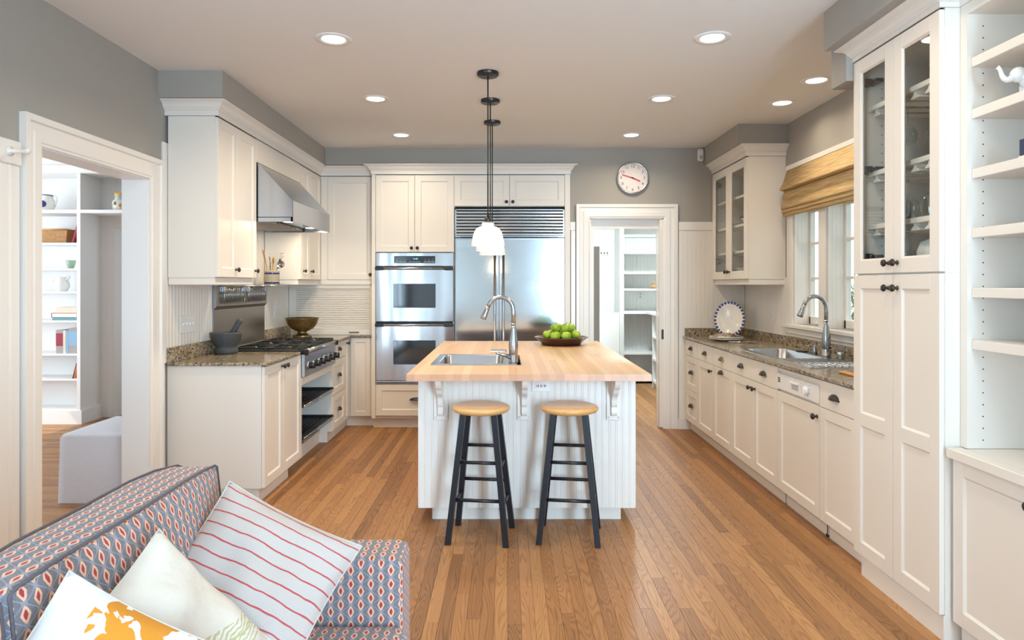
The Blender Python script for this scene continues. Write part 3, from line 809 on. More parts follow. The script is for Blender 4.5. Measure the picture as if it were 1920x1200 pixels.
m.box(5.39, 5.50, 0, 0.022, 1.0, 2.32, 0.003); m.box(4.83, 4.94, 0, 0.022, WZ0, 2.3, 0.003); m.box(4.27, 4.38, 0, 0.022, WZ0, 2.3, 0.003); m.box(3.71, 3.82, 0, 0.022, 1.0, 2.32, 0.003)
m.box(3.71, 5.52, 0, 0.022, 2.28, 2.375, 0.003)
struct(m, 'trim_9', 'trim_paint')
m = MB(FR(XR)); m.box(3.68, 5.53, -0.158, 0.055, 1.052, 1.084, 0.005); m.box(3.71, 5.50, 0, 0.03, 1.005, 1.052, 0.004); m.box(3.71, 5.50, 0, 0.016, 0.98, 1.005, 0.003)
struct(m, 'trim_10', 'trim_paint')

# peg on the wainscot rail
m = MB(FL(XL)); m.M = m.M @ Matrix.Translation((2.88, 0.022, 1.978))
m.lathe([(0.0001, 0), (0.022, 0), (0.022, 0.006), (0.010, 0.01), (0.009, 0.06), (0.012, 0.075), (0.014, 0.082), (0.010, 0.088), (0.0001, 0.09)], axis='y', seg=16, cap=False)
put(m, 'coat_peg', 'trim_paint', label='white turned coat peg on the wainscot rail beside the den doorway', cat='peg')

# outside the sink window: lawn, board fence and shrubs
m = MB(); m.box(XR + 0.16, 12, -4, 14, -0.5, -0.3); struct(m, 'ground', 'lawn_green')
fn = thing('garden_fence', 'pale board fence outside the sink window', 'fence', (7.0, 5, -0.3))
for k in range(44):
    m = MB(); m.box(7.0, 7.03, 0.0 + k * 0.26, 0.25 + k * 0.26, -0.3, 1.25); put(m, 'board', 'fence_wood', fn)
def shrub(x, y, h, r, label):
    t_ = thing('garden_shrub', label, 'shrub', (x, y, -0.3), 'shrubs outside the sink window')
    rr = random.Random(int(x * 100 + y * 10))
    m = MB()
    for k in range(7): 
        a = rr.uniform(0, 6.28); m.tube([(x, y, -0.3), (x + cos(a) * r * 0.3, y + sin(a) * r * 0.3, h * 0.4), (x + cos(a) * r * 0.7, y + sin(a) * r * 0.7, h * 0.85)], 0.02, 5)
    put(m, 'stem', 'bark', t_)
    m = MB()
    for k in range(900):
        a, u = rr.uniform(0, 6.28), rr.uniform(-1, 1); q = r * rr.uniform(0.55, 1.0)
        c = Vector((x + cos(a) * q * sqrt(1 - u * u), y + sin(a) * q * sqrt(1 - u * u), h * 0.6 + u * h * 0.42))
        d = Vector((rr.uniform(-1, 1), rr.uniform(-1, 1), rr.uniform(-1, 1))).normalized(); e = d.orthogonal().normalized(); s = rr.uniform(0.03, 0.06)
        m.add([c - d * s, c + e * s * 0.5, c + d * s, c - e * s * 0.5], [(0, 1, 2, 3)])
    put(m, 'foliage', 'foliage', t_, kind='stuff')
shrub(5.2, 8.6, 2.0, 0.7, 'tall leafy green shrub standing in the garden beyond the sink window')
shrub(5.6, 10.0, 1.5, 0.6, 'lower rounded green shrub by the fence beyond the sink window')
# ================================================================ left run
XU = -1.835; XBF = -1.544
FU, FBS = FL(XU), FL(XBF)
def carcass(face, a0, a1, d0, d1, z0, z1, parent, t=0.018, shelves=(), back=True, name='body', mat=None, front=False):
    m = MB(face)
    m.box(a0, a0 + t, -d1, -d0, z0, z1); m.box(a1 - t, a1, -d1, -d0, z0, z1)
    m.box(a0 + t, a1 - t, -d1, -d0, z0, z0 + t); m.box(a0 + t, a1 - t, -d1, -d0, z1 - t, z1)
    if back: m.box(a0 + t, a1 - t, -d1, -d1 + 0.008, z0 + t, z1 - t)
    o = put(m, name, mat or PAINT, parent)
    for z in shelves:
        m = MB(face); m.box(a0 + t, a1 - t, -d1 + 0.01, -d0 - 0.02, z - 0.02, z); put(m, 'shelf', mat or PAINT, parent)
    return o
def light_rail(face, a0, a1, d1, parent, ends=(True, True)):
    m = MB(face); m.box(a0 + (0.02 if ends[0] else 0), a1 - (0.02 if ends[1] else 0), -0.045, -0.025, 1.400, 1.447, 0.003)
    if ends[0]: m.box(a0 + 0.004, a0 + 0.02, -d1, -0.025, 1.400, 1.447, 0.003)
    if ends[1]: m.box(a1 - 0.02, a1 - 0.004, -d1, -0.025, 1.400, 1.447, 0.003)
    put(m, 'light_rail', PAINT, parent)
# uppers
DU = 0.316
c = thing('wall_cabinet', 'cream two-door wall cabinet with blank end panel, near the den doorway', 'cabinet', (-2.0, 4.56, 1.4))
carcass(FU, 4.235, 4.89, 0.02, DU, 1.447, 2.472, c)
for a0, a1, ka in ((4.237, 4.545, 4.515), (4.545, 4.889, 4.86)):
    d = shaker(FU, a0, a1, 1.449, 2.468, c); knob(FU, ka, 1.502, d)
light_rail(FU, 4.235, 4.89, DU, c)
c = thing('wall_cabinet', 'cream blank cabinet front directly above the steel range hood', 'cabinet', (-2.0, 5.41, 2.3))
m = MB(FU); m.box(4.892, 5.928, -0.02, 0, 2.303, 2.470, 0.002); put(m, 'front_panel', PAINT, c)
carcass(FU, 4.892, 5.928, 0.02, DU, 2.303, 2.472, c)
c = thing('wall_cabinet', 'cream two-door wall cabinet in the corner just past the range hood', 'cabinet', (-2.0, 6.25, 1.4))
carcass(FU, 5.93, 6.575, 0.02, DU, 1.447, 2.472, c)
for a0, a1, ka in ((5.932, 6.215, 6.02), (6.215, 6.5805, 6.25)):
    d = shaker(FU, a0, a1, 1.449, 2.468, c, st=0.05); knob(FU, ka, 1.525, d)
light_rail(FU, 5.93, 6.579, DU, c, (True, False))
# range hood
h = thing('range_hood', 'stainless steel range hood with sloped canopy above the cooktop', 'hood', (-1.85, 5.41, 1.865))
m = MB(); H0, H1 = 4.905, 5.925
pr = [(-2.14, 1.895), (-1.585, 1.895), (-1.576, 1.868), (-1.576, 2.022), (-1.832, 2.298), (-2.14, 2.298)]
m.prism(pr, H0, H1, 'y')
m.box(-2.14, -1.576, H0, H0 + 0.012, 1.865, 1.90); m.box(-2.14, -1.576, H1 - 0.012, H1, 1.865, 1.90); m.box(-1.588, -1.576, H0, H1, 1.865, 1.90)
put(m, 'canopy', 'steel_hood', h)
m = MB(); m.box(-1.5765, -1.572, H0, H1, 1.866, 2.020, 0.002); put(m, 'front_lip', 'steel_hood', h)
for k in range(3):
    m = MB(); y0 = H0 + 0.03 + k * 0.325
    for j in range(9): m.box(-2.10, -1.80, y0 + j * 0.034, y0 + j * 0.034 + 0.02, 1.872, 1.893, 0.003)
    put(m, 'baffle_filter', 'steel_plate', h)
for k, y in enumerate((5.13, 5.70)):
    m = MB(); m.cyl(0.042, 1.886, 1.894, (-1.68, y, 0)); f = put(m, 'lamp', 'chrome', h)
    m = MB(); m.cyl(0.036, 1.883, 1.8865, (-1.68, y, 0)); put(m, 'lens', 'hood_lens', f)
    lamp('hood_lamp', 'AREA', (-1.68, y, 1.878), 3.5, (1.0, 0.83, 0.60), size=0.07, parent=h)
for y in (5.36, 5.43, 5.50):
    m = MB(); m.cyl(0.014, 1.872, 1.894, (-1.625, y, 0), bev=0.003); put(m, 'control_knob', 'black_metal', h)

# steel backguard with folding racks and a pierced shelf
g = thing('range_backguard', 'stainless steel backguard panel on the wall behind the cooktop', 'backguard', (-2.15, 5.4, 0.91))
m = MB(FL(XL + 0.013)); m.box(4.89, 5.915, 0, 0.008, 0.915, 1.225); put(m, 'lower_panel', 'steel_plate', g)
m = MB(FL(XL + 0.013)); m.prism([(0.0, 1.215), (0.008, 1.215), (0.030, 1.240), (0.030, 1.398), (0.0, 1.398)], 4.885, 5.92, 'x'); put(m, 'upper_panel', 'steel_plate', g)
for y0, y1 in ((4.98, 5.37), (5.45, 5.84)):
    r = thing('folding_rack', 'folded steel wire rack on the backguard, %s' % ('nearer the mortar' if y0 < 5.2 else 'nearer the brass bowl'), 'rack', (-2.11, (y0 + y1) / 2, 1.26))
    X = XL + 0.060
    m = MB(); P = [(X, y0, 1.385), (X, y0, 1.275), (X, y0 + 0.02, 1.262), (X, y1 - 0.02, 1.262), (X, y1, 1.275), (X, y1, 1.385), (X, y0, 1.385)]
    m.tube(P, 0.005, 6); put(m, 'frame', 'brushed_nickel', r)
    for k in range(15):
        m = MB(); y = y0 + 0.022 + k * (y1 - y0 - 0.044) / 14; m.tube([(X, y, 1.265), (X, y, 1.383)], 0.0028, 5); put(m, 'wire', 'brushed_nickel', r)
    for y in (y0 + 0.012, y1 - 0.012):
        m = MB(); m.box(XL + 0.043, X + 0.006, y - 0.014, y + 0.014, 1.345, 1.39, 0.003); put(m, 'bracket', 'steel_panel', r)
s = thing('warming_shelf', 'pierced steel warming shelf projecting from the top of the backguard', 'shelf', (-2.02, 5.4, 1.386))
m = MB(); XS0, XS1, YS0, YS1 = XL + 0.043, -1.90, 4.925, 5.905
m.tube([(XS0, YS0, 1.391), (XS1, YS0, 1.391), (XS1, YS1, 1.391), (XS0, YS1, 1.391), (XS0, YS0, 1.391)], 0.005, 6); put(m, 'frame', 'brushed_nickel', s)
for k in range(28):
    m = MB(); y = YS0 + 0.03 + k * (YS1 - YS0 - 0.06) / 27; m.tube([(XS0, y, 1.393), (XS1, y, 1.393)], 0.0035, 5); put(m, 'wire', 'brushed_nickel', s)

# base cabinets
DB = 0.62
c = thing('base_cabinet', 'cream two-door base cabinet with white end panel beside the den doorway', 'cabinet', (-1.86, 4.63, 0))
m = MB(FBS); m.box(4.25, 5.008, -DB, -0.021, 0.10, 0.884); put(m, 'body', PAINT, c)
for a0, a1, ka in ((4.252, 4.61, 4.575), (4.61, 5.007, 4.645)):
    d = shaker(FBS, a0, a1, 0.102, 0.876, c); knob(FBS, ka, 0.842, d)
m = MB(FBS); m.box(4.29, 4.86, -DB, -0.05, 0.0, 0.10); put(m, 'toe_kick', PAINT, c)
c = thing('base_cabinet', 'cream open base under the rangetop holding two pull-out trays', 'cabinet', (-1.86, 5.46, 0))
m = MB(FBS); m.box(5.008, 5.028, -DB, -0.002, 0.10, 0.70); m.box(5.90, 5.92, -DB, -0.002, 0.10, 0.70); m.box(5.028, 5.90, -DB, -DB + 0.01, 0.10, 0.70); m.box(5.028, 5.90, -DB, -0.10, 0.10, 0.118)
m.box(5.028, 5.90, -DB, -0.05, 0.69, 0.70); put(m, 'body', PAINT, c)
m = MB(FBS); m.box(5.028, 5.90, -0.022, -0.001, 0.640, 0.70, 0.002); put(m, 'rail', PAINT, c)
m = MB(FBS); m.box(5.02, 5.92, -DB, -0.12, 0.0, 0.10); put(m, 'toe_kick', PAINT, c)
for z, nm in ((0.475, 'upper'), (0.232, 'lower')):
    t_ = thing('pull_out_tray', '%s black wire pull-out tray under the rangetop' % nm, 'tray', (-1.80, 5.46, z))
    m = MB(); x0, x1, y0, y1 = -2.12, XBF + 0.012, 5.032, 5.896
    m.box(x0, x1, y0, y0 + 0.012, z - 0.004, z + 0.02); m.box(x0, x1, y1 - 0.012, y1, z - 0.004, z + 0.02); m.box(x0, x0 + 0.012, y0, y1, z - 0.004, z + 0.03)
    put(m, 'frame', 'black_iron', t_)
    m = MB(); m.tube([(x1, y0, z + 0.006), (x1, y1, z + 0.006)], 0.006, 8); m.tube([(x1, y0, z - 0.014), (x1, y1, z - 0.014)], 0.003, 6); put(m, 'front_rod', 'brushed_nickel', t_)
    m = MB(); m.box(x0, x1 - 0.01, y0 + 0.012, y1 - 0.012, z - 0.006, z - 0.001)
    put(m, 'liner', 'black_iron', t_)
    for k in range(16):
        m = MB(); x = x0 + 0.03 + k * (x1 - x0 - 0.05) / 15; m.tube([(x, y0 + 0.01, z + 0.003), (x, y1 - 0.01, z + 0.003)], 0.0025, 5); put(m, 'wire', 'black_metal', t_)
c = thing('base_cabinet', 'cream three-drawer base cabinet beyond the open tray niche', 'cabinet', (-1.86, 6.21, 0))
m = MB(FBS); m.box(5.922, 6.498, -DB, -0.021, 0.10, 0.884); put(m, 'body', PAINT, c)
d = slab(FBS, 5.923, 6.36, 0.722, 0.876, c); cup_pull(FBS, 6.14, 0.81, d, w=0.036)
d = shaker(FBS, 5.923, 6.36, 0.412, 0.720, c, 'drawer'); cup_pull(FBS, 6.14, 0.575, d, w=0.036)
d = shaker(FBS, 5.923, 6.36, 0.102, 0.410, c, 'drawer'); cup_pull(FBS, 6.14, 0.262, d, w=0.036)
d = shaker(FBS, 6.362, 6.497, 0.102, 0.876, c, 'door', st=0.035); knob(FBS, 6.43, 0.838, d)
m = MB(FBS); m.box(5.922, 6.60, -DB, -0.05, 0.0, 0.10); put(m, 'toe_kick', PAINT, c)
FC = FB(6.58)
c = thing('base_cabinet', 'narrow cream corner base panel beside the double oven', 'cabinet', (-1.42, 6.8, 0))
m = MB(FC); m.box(XL + 0.002, -1.314, -0.52, -0.021, 0.10, 0.884); put(m, 'body', PAINT, c)
shaker(FC, XBF + 0.002, -1.345, 0.102, 0.880, c, 'door', st=0.045)
m = MB(FC); m.box(-1.345, -1.316, -0.021, -0.004, 0.102, 0.884); put(m, 'filler_strip', PAINT, c)
m = MB(FC); m.box(-1.60, -1.314, -0.3, -0.05, 0.0, 0.10); put(m, 'toe_kick', PAINT, c)

# granite worktop
XF = XBF + 0.022; ZT = 0.905
w = thing('granite_worktop', 'speckled tan granite worktop with upstand around the rangetop', 'worktop', (-1.85, 5.3, 0.885))
m = MB(); bv = 0.004
m.box(XL + 0.013, XF, 4.228, 4.928, 0.8845, ZT, bv); m.box(XL + 0.013, -2.06, 4.928, 5.915, 0.8845, ZT); m.box(XL + 0.013, XF, 5.915, 6.60, 0.8845, ZT, bv); m.box(XL + 0.013, -1.314, 6.555, 7.1, 0.8845, ZT, bv)
put(m, 'slab', 'granite', w)
for y0, y1 in ((4.228, 4.885), (5.925, 6.598)):
    m = MB(); m.box(XL + 0.013, XL + 0.035, y0, y1, ZT, ZT + 0.095, 0.003); put(m, 'upstand', 'granite', w)

# rangetop
r = thing('rangetop', 'black and steel six-knob rangetop set in the granite', 'stove', (-1.8, 5.42, 0.70))
m = MB(); m.box(-2.058, -1.53, 4.93, 5.913, 0.89, 0.915, 0.004); put(m, 'cooktop', 'black_iron', r)
m = MB(); m.box(-2.1, -1.56, 5.03, 5.898, 0.702, 0.883); put(m, 'chassis', 'steel_panel', r)
FP = FL(-1.518)
m = MB(FP); m.box(5.012, 5.915, -0.026, 0, 0.705, 0.883, 0.003); pan = put(m, 'control_panel', 'steel_panel', r)
m = MB(); m.tube([(-1.515, 5.03, 0.893), (-1.515, 5.90, 0.893)], 0.018, 12); put(m, 'bullnose', 'brushed_nickel', r)
for y in (5.012, 5.915):
    m = MB(); m.box(-1.55, -1.492, y - (0.0 if y < 5.5 else 0.022), y + (0.022 if y < 5.5 else 0.0), 0.868, 0.914, 0.006); put(m, 'end_cap', 'black_metal', r)
for k in range(6):
    y = 5.10 + k * 0.145
    m = MB(FP @ Matrix.Translation((y, 0, 0.785))); m.lathe([(0.0001, 0), (0.034, 0), (0.034, 0.006), (0.028, 0.012), (0.0001, 0.012)], axis='y', seg=22, cap=False); kb = put(m, 'bezel', 'chrome', r)
    m = MB(FP @ Matrix.Translation((y, 0, 0.785))); m.lathe([(0.022, 0.012), (0.027, 0.014), (0.024, 0.045), (0.020, 0.05), (0.0001, 0.05)], axis='y', seg=18, cap=False); m.box(-0.005, 0.005, 0.03, 0.058, -0.024, 0.024, 0.003); put(m, 'control_knob', 'black_metal', kb)
for i in range(3):
    for j in range(2):
        x0, y0 = -2.045 + j * 0.26, 4.945 + i * 0.323
        m = MB(); x1, y1 = x0 + 0.25, y0 + 0.313; z = 0.922
        for q in (x0, x1 - 0.012): m.box(q, q + 0.012, y0, y1, z, z + 0.010, 0.003)
        for q in (y0, y1 - 0.012): m.box(x0, x1, q, q + 0.012, z, z + 0.010, 0.003)
        cx, cy = (x0 + x1) / 2, (y0 + y1) / 2
        for dx, dy in ((1, 0), (-1, 0), (0, 1), (0, -1), (1, 1), (1, -1), (-1, 1), (-1, -1)):
            ex, ey = cx + dx * 0.12, cy + dy * 0.15
            m.tube([(ex, ey, z + 0.006), (cx + dx * 0.03, cy + dy * 0.03, z + 0.006)], 0.0042, 6)
        for q in ((x0 + 0.006, y0 + 0.006), (x1 - 0.006, y0 + 0.006), (x0 + 0.006, y1 - 0.006), (x1 - 0.006, y1 - 0.006)): m.cyl(0.006, 0.914, z + 0.002, (q[0], q[1], 0), seg=8)
        put(m, 'grate', 'black_iron', r)
        m = MB(); m.cyl(0.05, 0.914, 0.918, (cx, cy, 0), seg=20); m.cyl(0.035, 0.918, 0.925, (cx, cy, 0), seg=20, bev=0.003); put(m, 'burner', 'black_metal', r)
        m = MB(); m.cyl(0.012, 0.925, 0.930, (cx, cy, 0), seg=12); put(m, 'burner_cap', 'brushed_nickel', r)

# appliance garage and tall corner door
FC2 = FB(6.60)
c = thing('appliance_garage', 'cream tambour roll-front garage on the corner of the granite worktop', 'cabinet', (-1.75, 6.8, 0.905))
m = MB(FC2); zb, zt = 0.9055, 1.400
m.box(XL + 0.014, -2.085, -0.05, 0, zb, zt); m.box(-1.357, -1.314, -0.05, 0, zb, zt); m.box(-2.085, -1.357, -0.05, 0, 1.363, zt); m.box(-2.085, -1.357, -0.05, 0, zb, 0.962)
put(m, 'frame', PAINT, c)
n = 22
for k in range(n):
    z0 = 0.962 + k * (1.363 - 0.962) / n; z1 = z0 + (1.363 - 0.962) / n
    m = MB(FC2); m.prism([(-0.03, z0), (-0.018, z0 + 0.001), (-0.013, z0 + 0.005), (-0.013, z1 - 0.005), (-0.018, z1 - 0.001), (-0.03, z1)], -2.085, -1.357, 'x'); put(m, 'slat', PAINT, c)
m = MB(FC2); m.box(-1.56, -1.46, 0.0, 0.012, 0.925, 0.937, 0.003); put(m, 'lift_handle', 'brushed_nickel', c)
c = thing('wall_cabinet', 'cream single-door corner wall cabinet between the hood run and the double oven', 'cabinet', (-1.58, 6.8, 1.4))
m = MB(FC); m.box(XL + 0.014, -1.314, -0.52, -0.021, 1.402, 2.472); put(m, 'body', PAINT, c)
m = MB(FC); m.box(XU + 0.002, -1.768, -0.021, -0.001, 1.449, 2.468); put(m, 'filler_strip', PAINT, c)
d = shaker(FC, -1.768, -1.316, 1.449, 2.468, c); knob(FC, -1.342, 1.50, d)
m = MB(FC); m.box(XU + 0.002, -1.314, -0.021, -0.003, 1.402, 1.447); put(m, 'light_rail', PAINT, c)
# ================================================================ ovens and refrigerator wall
YF = 6.48; FF = FB(YF)
def bx(px): return (px - VPX) * YF / F_PX
def bz(py): return HCAM - (py - VPY) * YF / F_PX
c = thing('oven_cabinet', 'tall cream cabinet that houses the double oven, two doors above and a drawer below', 'cabinet', (-0.91, 6.8, 0))
x0, x1 = -1.312, -0.51
m = MB(FF)
m.box(x0, -1.277, -0.62, -0.001, 0.10, 2.472); m.box(-0.530, x1, -0.62, -0.021, 0.10, 2.472); m.box(-1.277, -0.530, -0.62, -0.021, 1.716, 1.735); m.box(-1.277, -0.530, -0.62, -0.021, 2.455, 2.472); m.box(-1.277, -0.530, -0.62, -0.021, 0.10, 0.12); m.box(-1.277, -0.530, -0.62, -0.021, 0.415, 0.433); m.box(-1.277, -0.530, -0.62, -0.61, 0.12, 2.455)
m.box(-0.513, x1, -0.021, -0.002, 0.10, 2.472)
put(m, 'body', PAINT, c)
d = shaker(FF, -1.275, -0.894, 1.718, 2.466, c); knob(FF, -0.922, 1.757, d)
d = shaker(FF, -0.894, -0.513, 1.718, 2.466, c); knob(FF, -0.866, 1.757, d)
d = shaker(FF, -1.275, -0.513, 0.125, 0.430, c, 'drawer'); cup_pull(FF, -0.866, 0.292, d, w=0.075, h=0.026, d=0.03, mat='black_metal')
m = MB(FF); m.box(x0, x1, -0.62, -0.075, 0, 0.10); put(m, 'toe_kick', PAINT, c)

o = thing('double_oven', 'stainless steel built-in double oven with black windows', 'oven', (-0.894, 6.7, 0.435))
a0, a1 = -1.273, -0.532
m = MB(FF); m.box(a0 + 0.015, a1 - 0.01, -0.5, -0.022, 0.44, 1.712); put(m, 'chassis', 'black_metal', o)
m = MB(FF); m.box(a0, -0.515, -0.02, 0.002, bz(499), 1.711, 0.003); cp = put(m, 'control_panel', 'steel_oven', o)
m = MB(FF); m.box(bx(739), bx(816), 0.002, 0.005, bz(493.5), bz(480), 0.001); disp = put(m, 'display', 'panel_glass', cp)
def button(p0, p1, q0, q1):
    m = MB(FF); m.box(bx(p0), bx(p1), 0.005, 0.0055, bz(q0), bz(q1)); put(m, 'button', 'panel_print', cp)
for k in range(3):
    for px in (741.5 + k * 7.0, 794.5 + k * 7.0):
        button(px, px + 6, 491.8, 490.2)
        for dx_, dy_ in ((2.5, 485.2), (1.2, 487.6), (3.8, 487.6)): button(px + dx_, px + dx_ + 1.0, dy_ + 1.0, dy_)
for k in range(4): button(767.5 + k * 5.4, 771.8 + k * 5.4, 491.6, 490.3)
def text(body, size, M4, name, mat, parent, depth=0.0004, align='CENTER'):
    cu = bpy.data.curves.new(name, 'FONT'); cu.body = body; cu.size = size; cu.extrude = depth; cu.align_x = align; cu.align_y = 'CENTER'
    ob = bpy.data.objects.new(name, cu); COL.objects.link(ob)
    dg = bpy.context.evaluated_depsgraph_get(); me = bpy.data.meshes.new_from_object(ob.evaluated_get(dg))
    bpy.data.objects.remove(ob); bpy.data.curves.remove(cu)
    me.materials.clear(); me.materials.append(M[mat])
    org = WL[parent.name]; me.transform(Matrix.Translation(-org) @ M4); me.name = name
    q = bpy.data.objects.new(name, me); COL.objects.link(q); q.parent = parent; WL[q.name] = org
    return q
FACE_B = lambda x, y, z: Matrix.Translation((x, y, z)) @ Matrix.Rotation(pi / 2, 4, 'X')
text('3:48', 0.026, FACE_B(bx(779), YF - 0.0056, bz(485.5)), 'clock_digits', 'display_digits', cp)
for nm, t0, t1 in (('upper', 505, 603), ('lower', 608, 713)):
    m = MB(FF); m.box(a0, -0.515, -0.02, 0.012, bz(t1), bz(t0), 0.004)
    dr = put(m, 'oven_door', 'steel_oven', o)
    wz1, wz0 = bz(532 if nm == 'upper' else 638), bz(577 if nm == 'upper' else 683)
    m = MB(FF); m.box(bx(738), bx(817), 0.012, 0.015, wz0, wz1, 0.001); put(m, 'window', 'oven_glass', dr)
    zh = bz(503.5 if nm == 'upper' else 609)
    m = MB(FF); m.tube([(bx(712), 0.045, zh), (bx(843), 0.045, zh)], 0.012, 12); put(m, 'handle', 'brushed_nickel', dr)
    for q0, q1 in ((705, 721), (833, 850)):
        m = MB(FF); m.box(bx(q0), bx(q1), 0.012, 0.06, zh - 0.017, zh + 0.017, 0.006); put(m, 'handle_end', 'black_metal', dr)
m = MB(FF); m.box(a0, -0.515, -0.02, 0.0, bz(720), bz(714), 0.002); m.box(a0, -0.515, -0.02, 0.008, bz(716), bz(714.2), 0.001); put(m, 'vent_trim', 'steel_oven', o)
m = MB(FF); m.box(a0 + 0.01, -0.525, 0.0, 0.002, bz(719), bz(717)); put(m, 'vent_slot', 'black_metal', o)

c = thing('refrigerator_cabinet', 'cream surround with two short doors over the refrigerator', 'cabinet', (0.05, 6.8, 0))
m = MB(FF); m.box(-0.509, -0.505, -0.6, -0.002, 2.15, 2.472); m.box(0.566, 0.617, -0.62, 0.0, 0.0, 2.472); m.box(-0.505, 0.566, -0.6, -0.021, 2.163, 2.472); put(m, 'body', PAINT, c)
d = shaker(FF, -0.508, 0.028, 2.165, 2.466, c); knob(FF, -0.002, 2.205, d, mat='black_metal')
d = shaker(FF, 0.028, 0.564, 2.165, 2.466, c); knob(FF, 0.060, 2.205, d, mat='black_metal')
f = thing('refrigerator', 'wide stainless steel side-by-side refrigerator with louvred top grille', 'refrigerator', (0.03, 6.75, 0))
FX0, FX1 = -0.502, 0.562
m = MB(FF); m.box(FX0 + 0.004, FX1 - 0.004, -0.58, -0.03, 0.1, 2.14); m.box(FX0 + 0.02, FX1 - 0.02, -0.5, -0.07, 0.0, 0.1); put(m, 'chassis', 'black_metal', f)
m = MB(FF); gz0, gz1 = 1.868, 2.136
for q in (FX0, FX1 - 0.014): m.box(q, q + 0.014, -0.03, 0.004, gz0, gz1, 0.002)
m.box(FX0, FX1, -0.03, 0.004, gz1 - 0.01, gz1, 0.002); m.box(FX0, FX1, -0.03, 0.006, gz0 - 0.006, gz0 + 0.008, 0.002)
gf = put(m, 'grille_frame', 'steel_fridge', f)
for k in range(8):
    z = gz0 + 0.012 + k * 0.0305
    m = MB(FF); m.prism([(-0.026, z + 0.006), (0.000, z), (0.003, z + 0.003), (0.004, z + 0.012), (0.002, z + 0.021), (-0.022, z + 0.028)], FX0 + 0.014, FX1 - 0.014, 'x'); put(m, 'louvre', 'steel_fridge', gf)
sp = -0.073
for q0, q1, hx in ((FX0, sp - 0.002, -0.115), (sp + 0.002, FX1, -0.031)):
    m = MB(FF); m.box(q0, q1, -0.03, 0.004, 0.1, 1.855, 0.004); dr = put(m, 'door', 'steel_fridge', f)
    m = MB(FF); m.box(q0 + 0.002, q0 + 0.012, 0.004, 0.008, 0.1, 1.85); m.box(q1 - 0.012, q1 - 0.002, 0.004, 0.008, 0.1, 1.85); m.box(q0 + 0.012, q1 - 0.012, 0.004, 0.008, 1.84, 1.85); put(m, 'door_trim', 'brushed_nickel', dr)
    m = MB(FF); m.tube([(hx, 0.05, 0.62), (hx, 0.05, 1.79)], 0.011, 12)
    for z in (0.66, 1.75): m.cyl(0.008, 0.004, 0.05, (hx, 0, z), 'y', 10)
    put(m, 'handle', 'brushed_nickel', dr)
m = MB(FF); m.box(FX0 + 0.06, FX1 - 0.06, 0.006, 0.02, 1.858, 1.866, 0.001); put(m, 'hinge_rail', 'black_metal', f)

# ---- clock
ck = thing('wall_clock', 'round silver-rimmed wall clock with red hands above the pantry doorway', 'clock', (1.223, YB, 2.437))
C = FB(YB) @ Matrix.Translation((1.223, 0, 2.437))
m = MB(C); m.lathe([(0.0001, 0), (0.148, 0), (0.155, 0.008), (0.156, 0.03), (0.150, 0.038), (0.142, 0.038), (0.139, 0.030)], axis='y', seg=48, cap=False); put(m, 'rim', 'clock_rim', ck)
m = MB(C); m.lathe([(0.0001, 0.027), (0.141, 0.027)], axis='y', seg=48, cap=False); put(m, 'face', 'clock_face', ck)
for k in range(1, 13):
    a = pi / 2 - k * pi / 6
    text(str(k), 0.040, FACE_B(1.223 + 0.113 * cos(a), YB - 0.0275, 2.437 + 0.113 * sin(a)), 'numeral', 'numeral_ink', ck)
def hand(ang, ln, w, nm):
    m = MB(C @ Matrix.Translation((0, 0.031, 0)) @ Matrix.Rotation(ang, 4, 'Y')); m.box(-w / 2, w / 2, 0, 0.002, -0.012, ln); put(m, nm, 'clock_red', ck)
hand(radians(114), 0.080, 0.012, 'hour_hand'); hand(radians(287), 0.108, 0.010, 'minute_hand')
m = MB(C); m.lathe([(0.0001, 0.036), (0.144, 0.036)], axis='y', seg=40, cap=False); put(m, 'crystal', 'pane_glass', ck)
# ---- motion sensor
s = thing('motion_sensor', 'small white motion sensor high in the corner by the soffit', 'sensor', (1.885, YB, 2.60))
m = MB(FB(YB)); m.box(1.855, 1.915, 0, 0.045, 2.60, 2.72, 0.012); b_ = put(m, 'housing', 'white_plastic', s)
m = MB(FB(YB)); m.box(1.868, 1.902, 0.044, 0.049, 2.615, 2.655, 0.004); put(m, 'lens', 'grey_plastic', b_)
m = MB(FB(YB)); m.cyl(0.004, 0.044, 0.047, (1.87, 0, 2.70), 'y', 10); put(m, 'indicator', 'clock_red', b_)

# ---- pantry fittings
P = 'pantry_paint'
u = thing('pantry_shelving', 'pale pantry shelf unit along the far pantry wall', 'shelving', (1.9, 9.6, 0))
FPn = FB(9.45); pk = lambda px: (px - VPX) * 9.45 / F_PX; pz = lambda py: HCAM - (py - VPY) * 9.45 / F_PX
m = MB(FPn); m.box(pk(1162), pk(1170), -0.38, 0, 0.0, 2.25); put(m, 'side_panel', P, u)
m = MB(FPn); m.box(pk(1170), 2.60, -0.38, -0.36, 2.10, 2.25); m.box(pk(1170), 2.60, -0.37, 0.0, 2.25, 2.27); put(m, 'top_rail', P, u)
for py in (472, 510, 541, 661):
    m = MB(FPn); m.box(pk(1170), 2.60, -0.38, 0, pz(py) - 0.03, pz(py), 0.002); put(m, 'shelf', P, u)
m = MB(FPn); m.box(pk(1170), 2.60, -0.38, 0.03, pz(584) - 0.035, pz(584), 0.002); put(m, 'counter_shelf', P, u)
m = MB(FPn); m.box(pk(1170), 2.60, -0.38, 0, 0.03, 0.09); put(m, 'base_shelf', P, u)
u2 = thing('pantry_base_shelving', 'low pale pantry shelf unit along the right pantry wall', 'shelving', (2.3, 8.9, 0))
for y_ in (9.10, 8.02):
    m = MB(); m.box(1.99, 2.60, y_, y_ + 0.02, 0, 0.985); put(m, 'side_panel', P, u2)
m = MB(); m.box(1.97, 2.60, 8.0, 9.42, 0.987, 1.02, 0.003); put(m, 'top', P, u2)
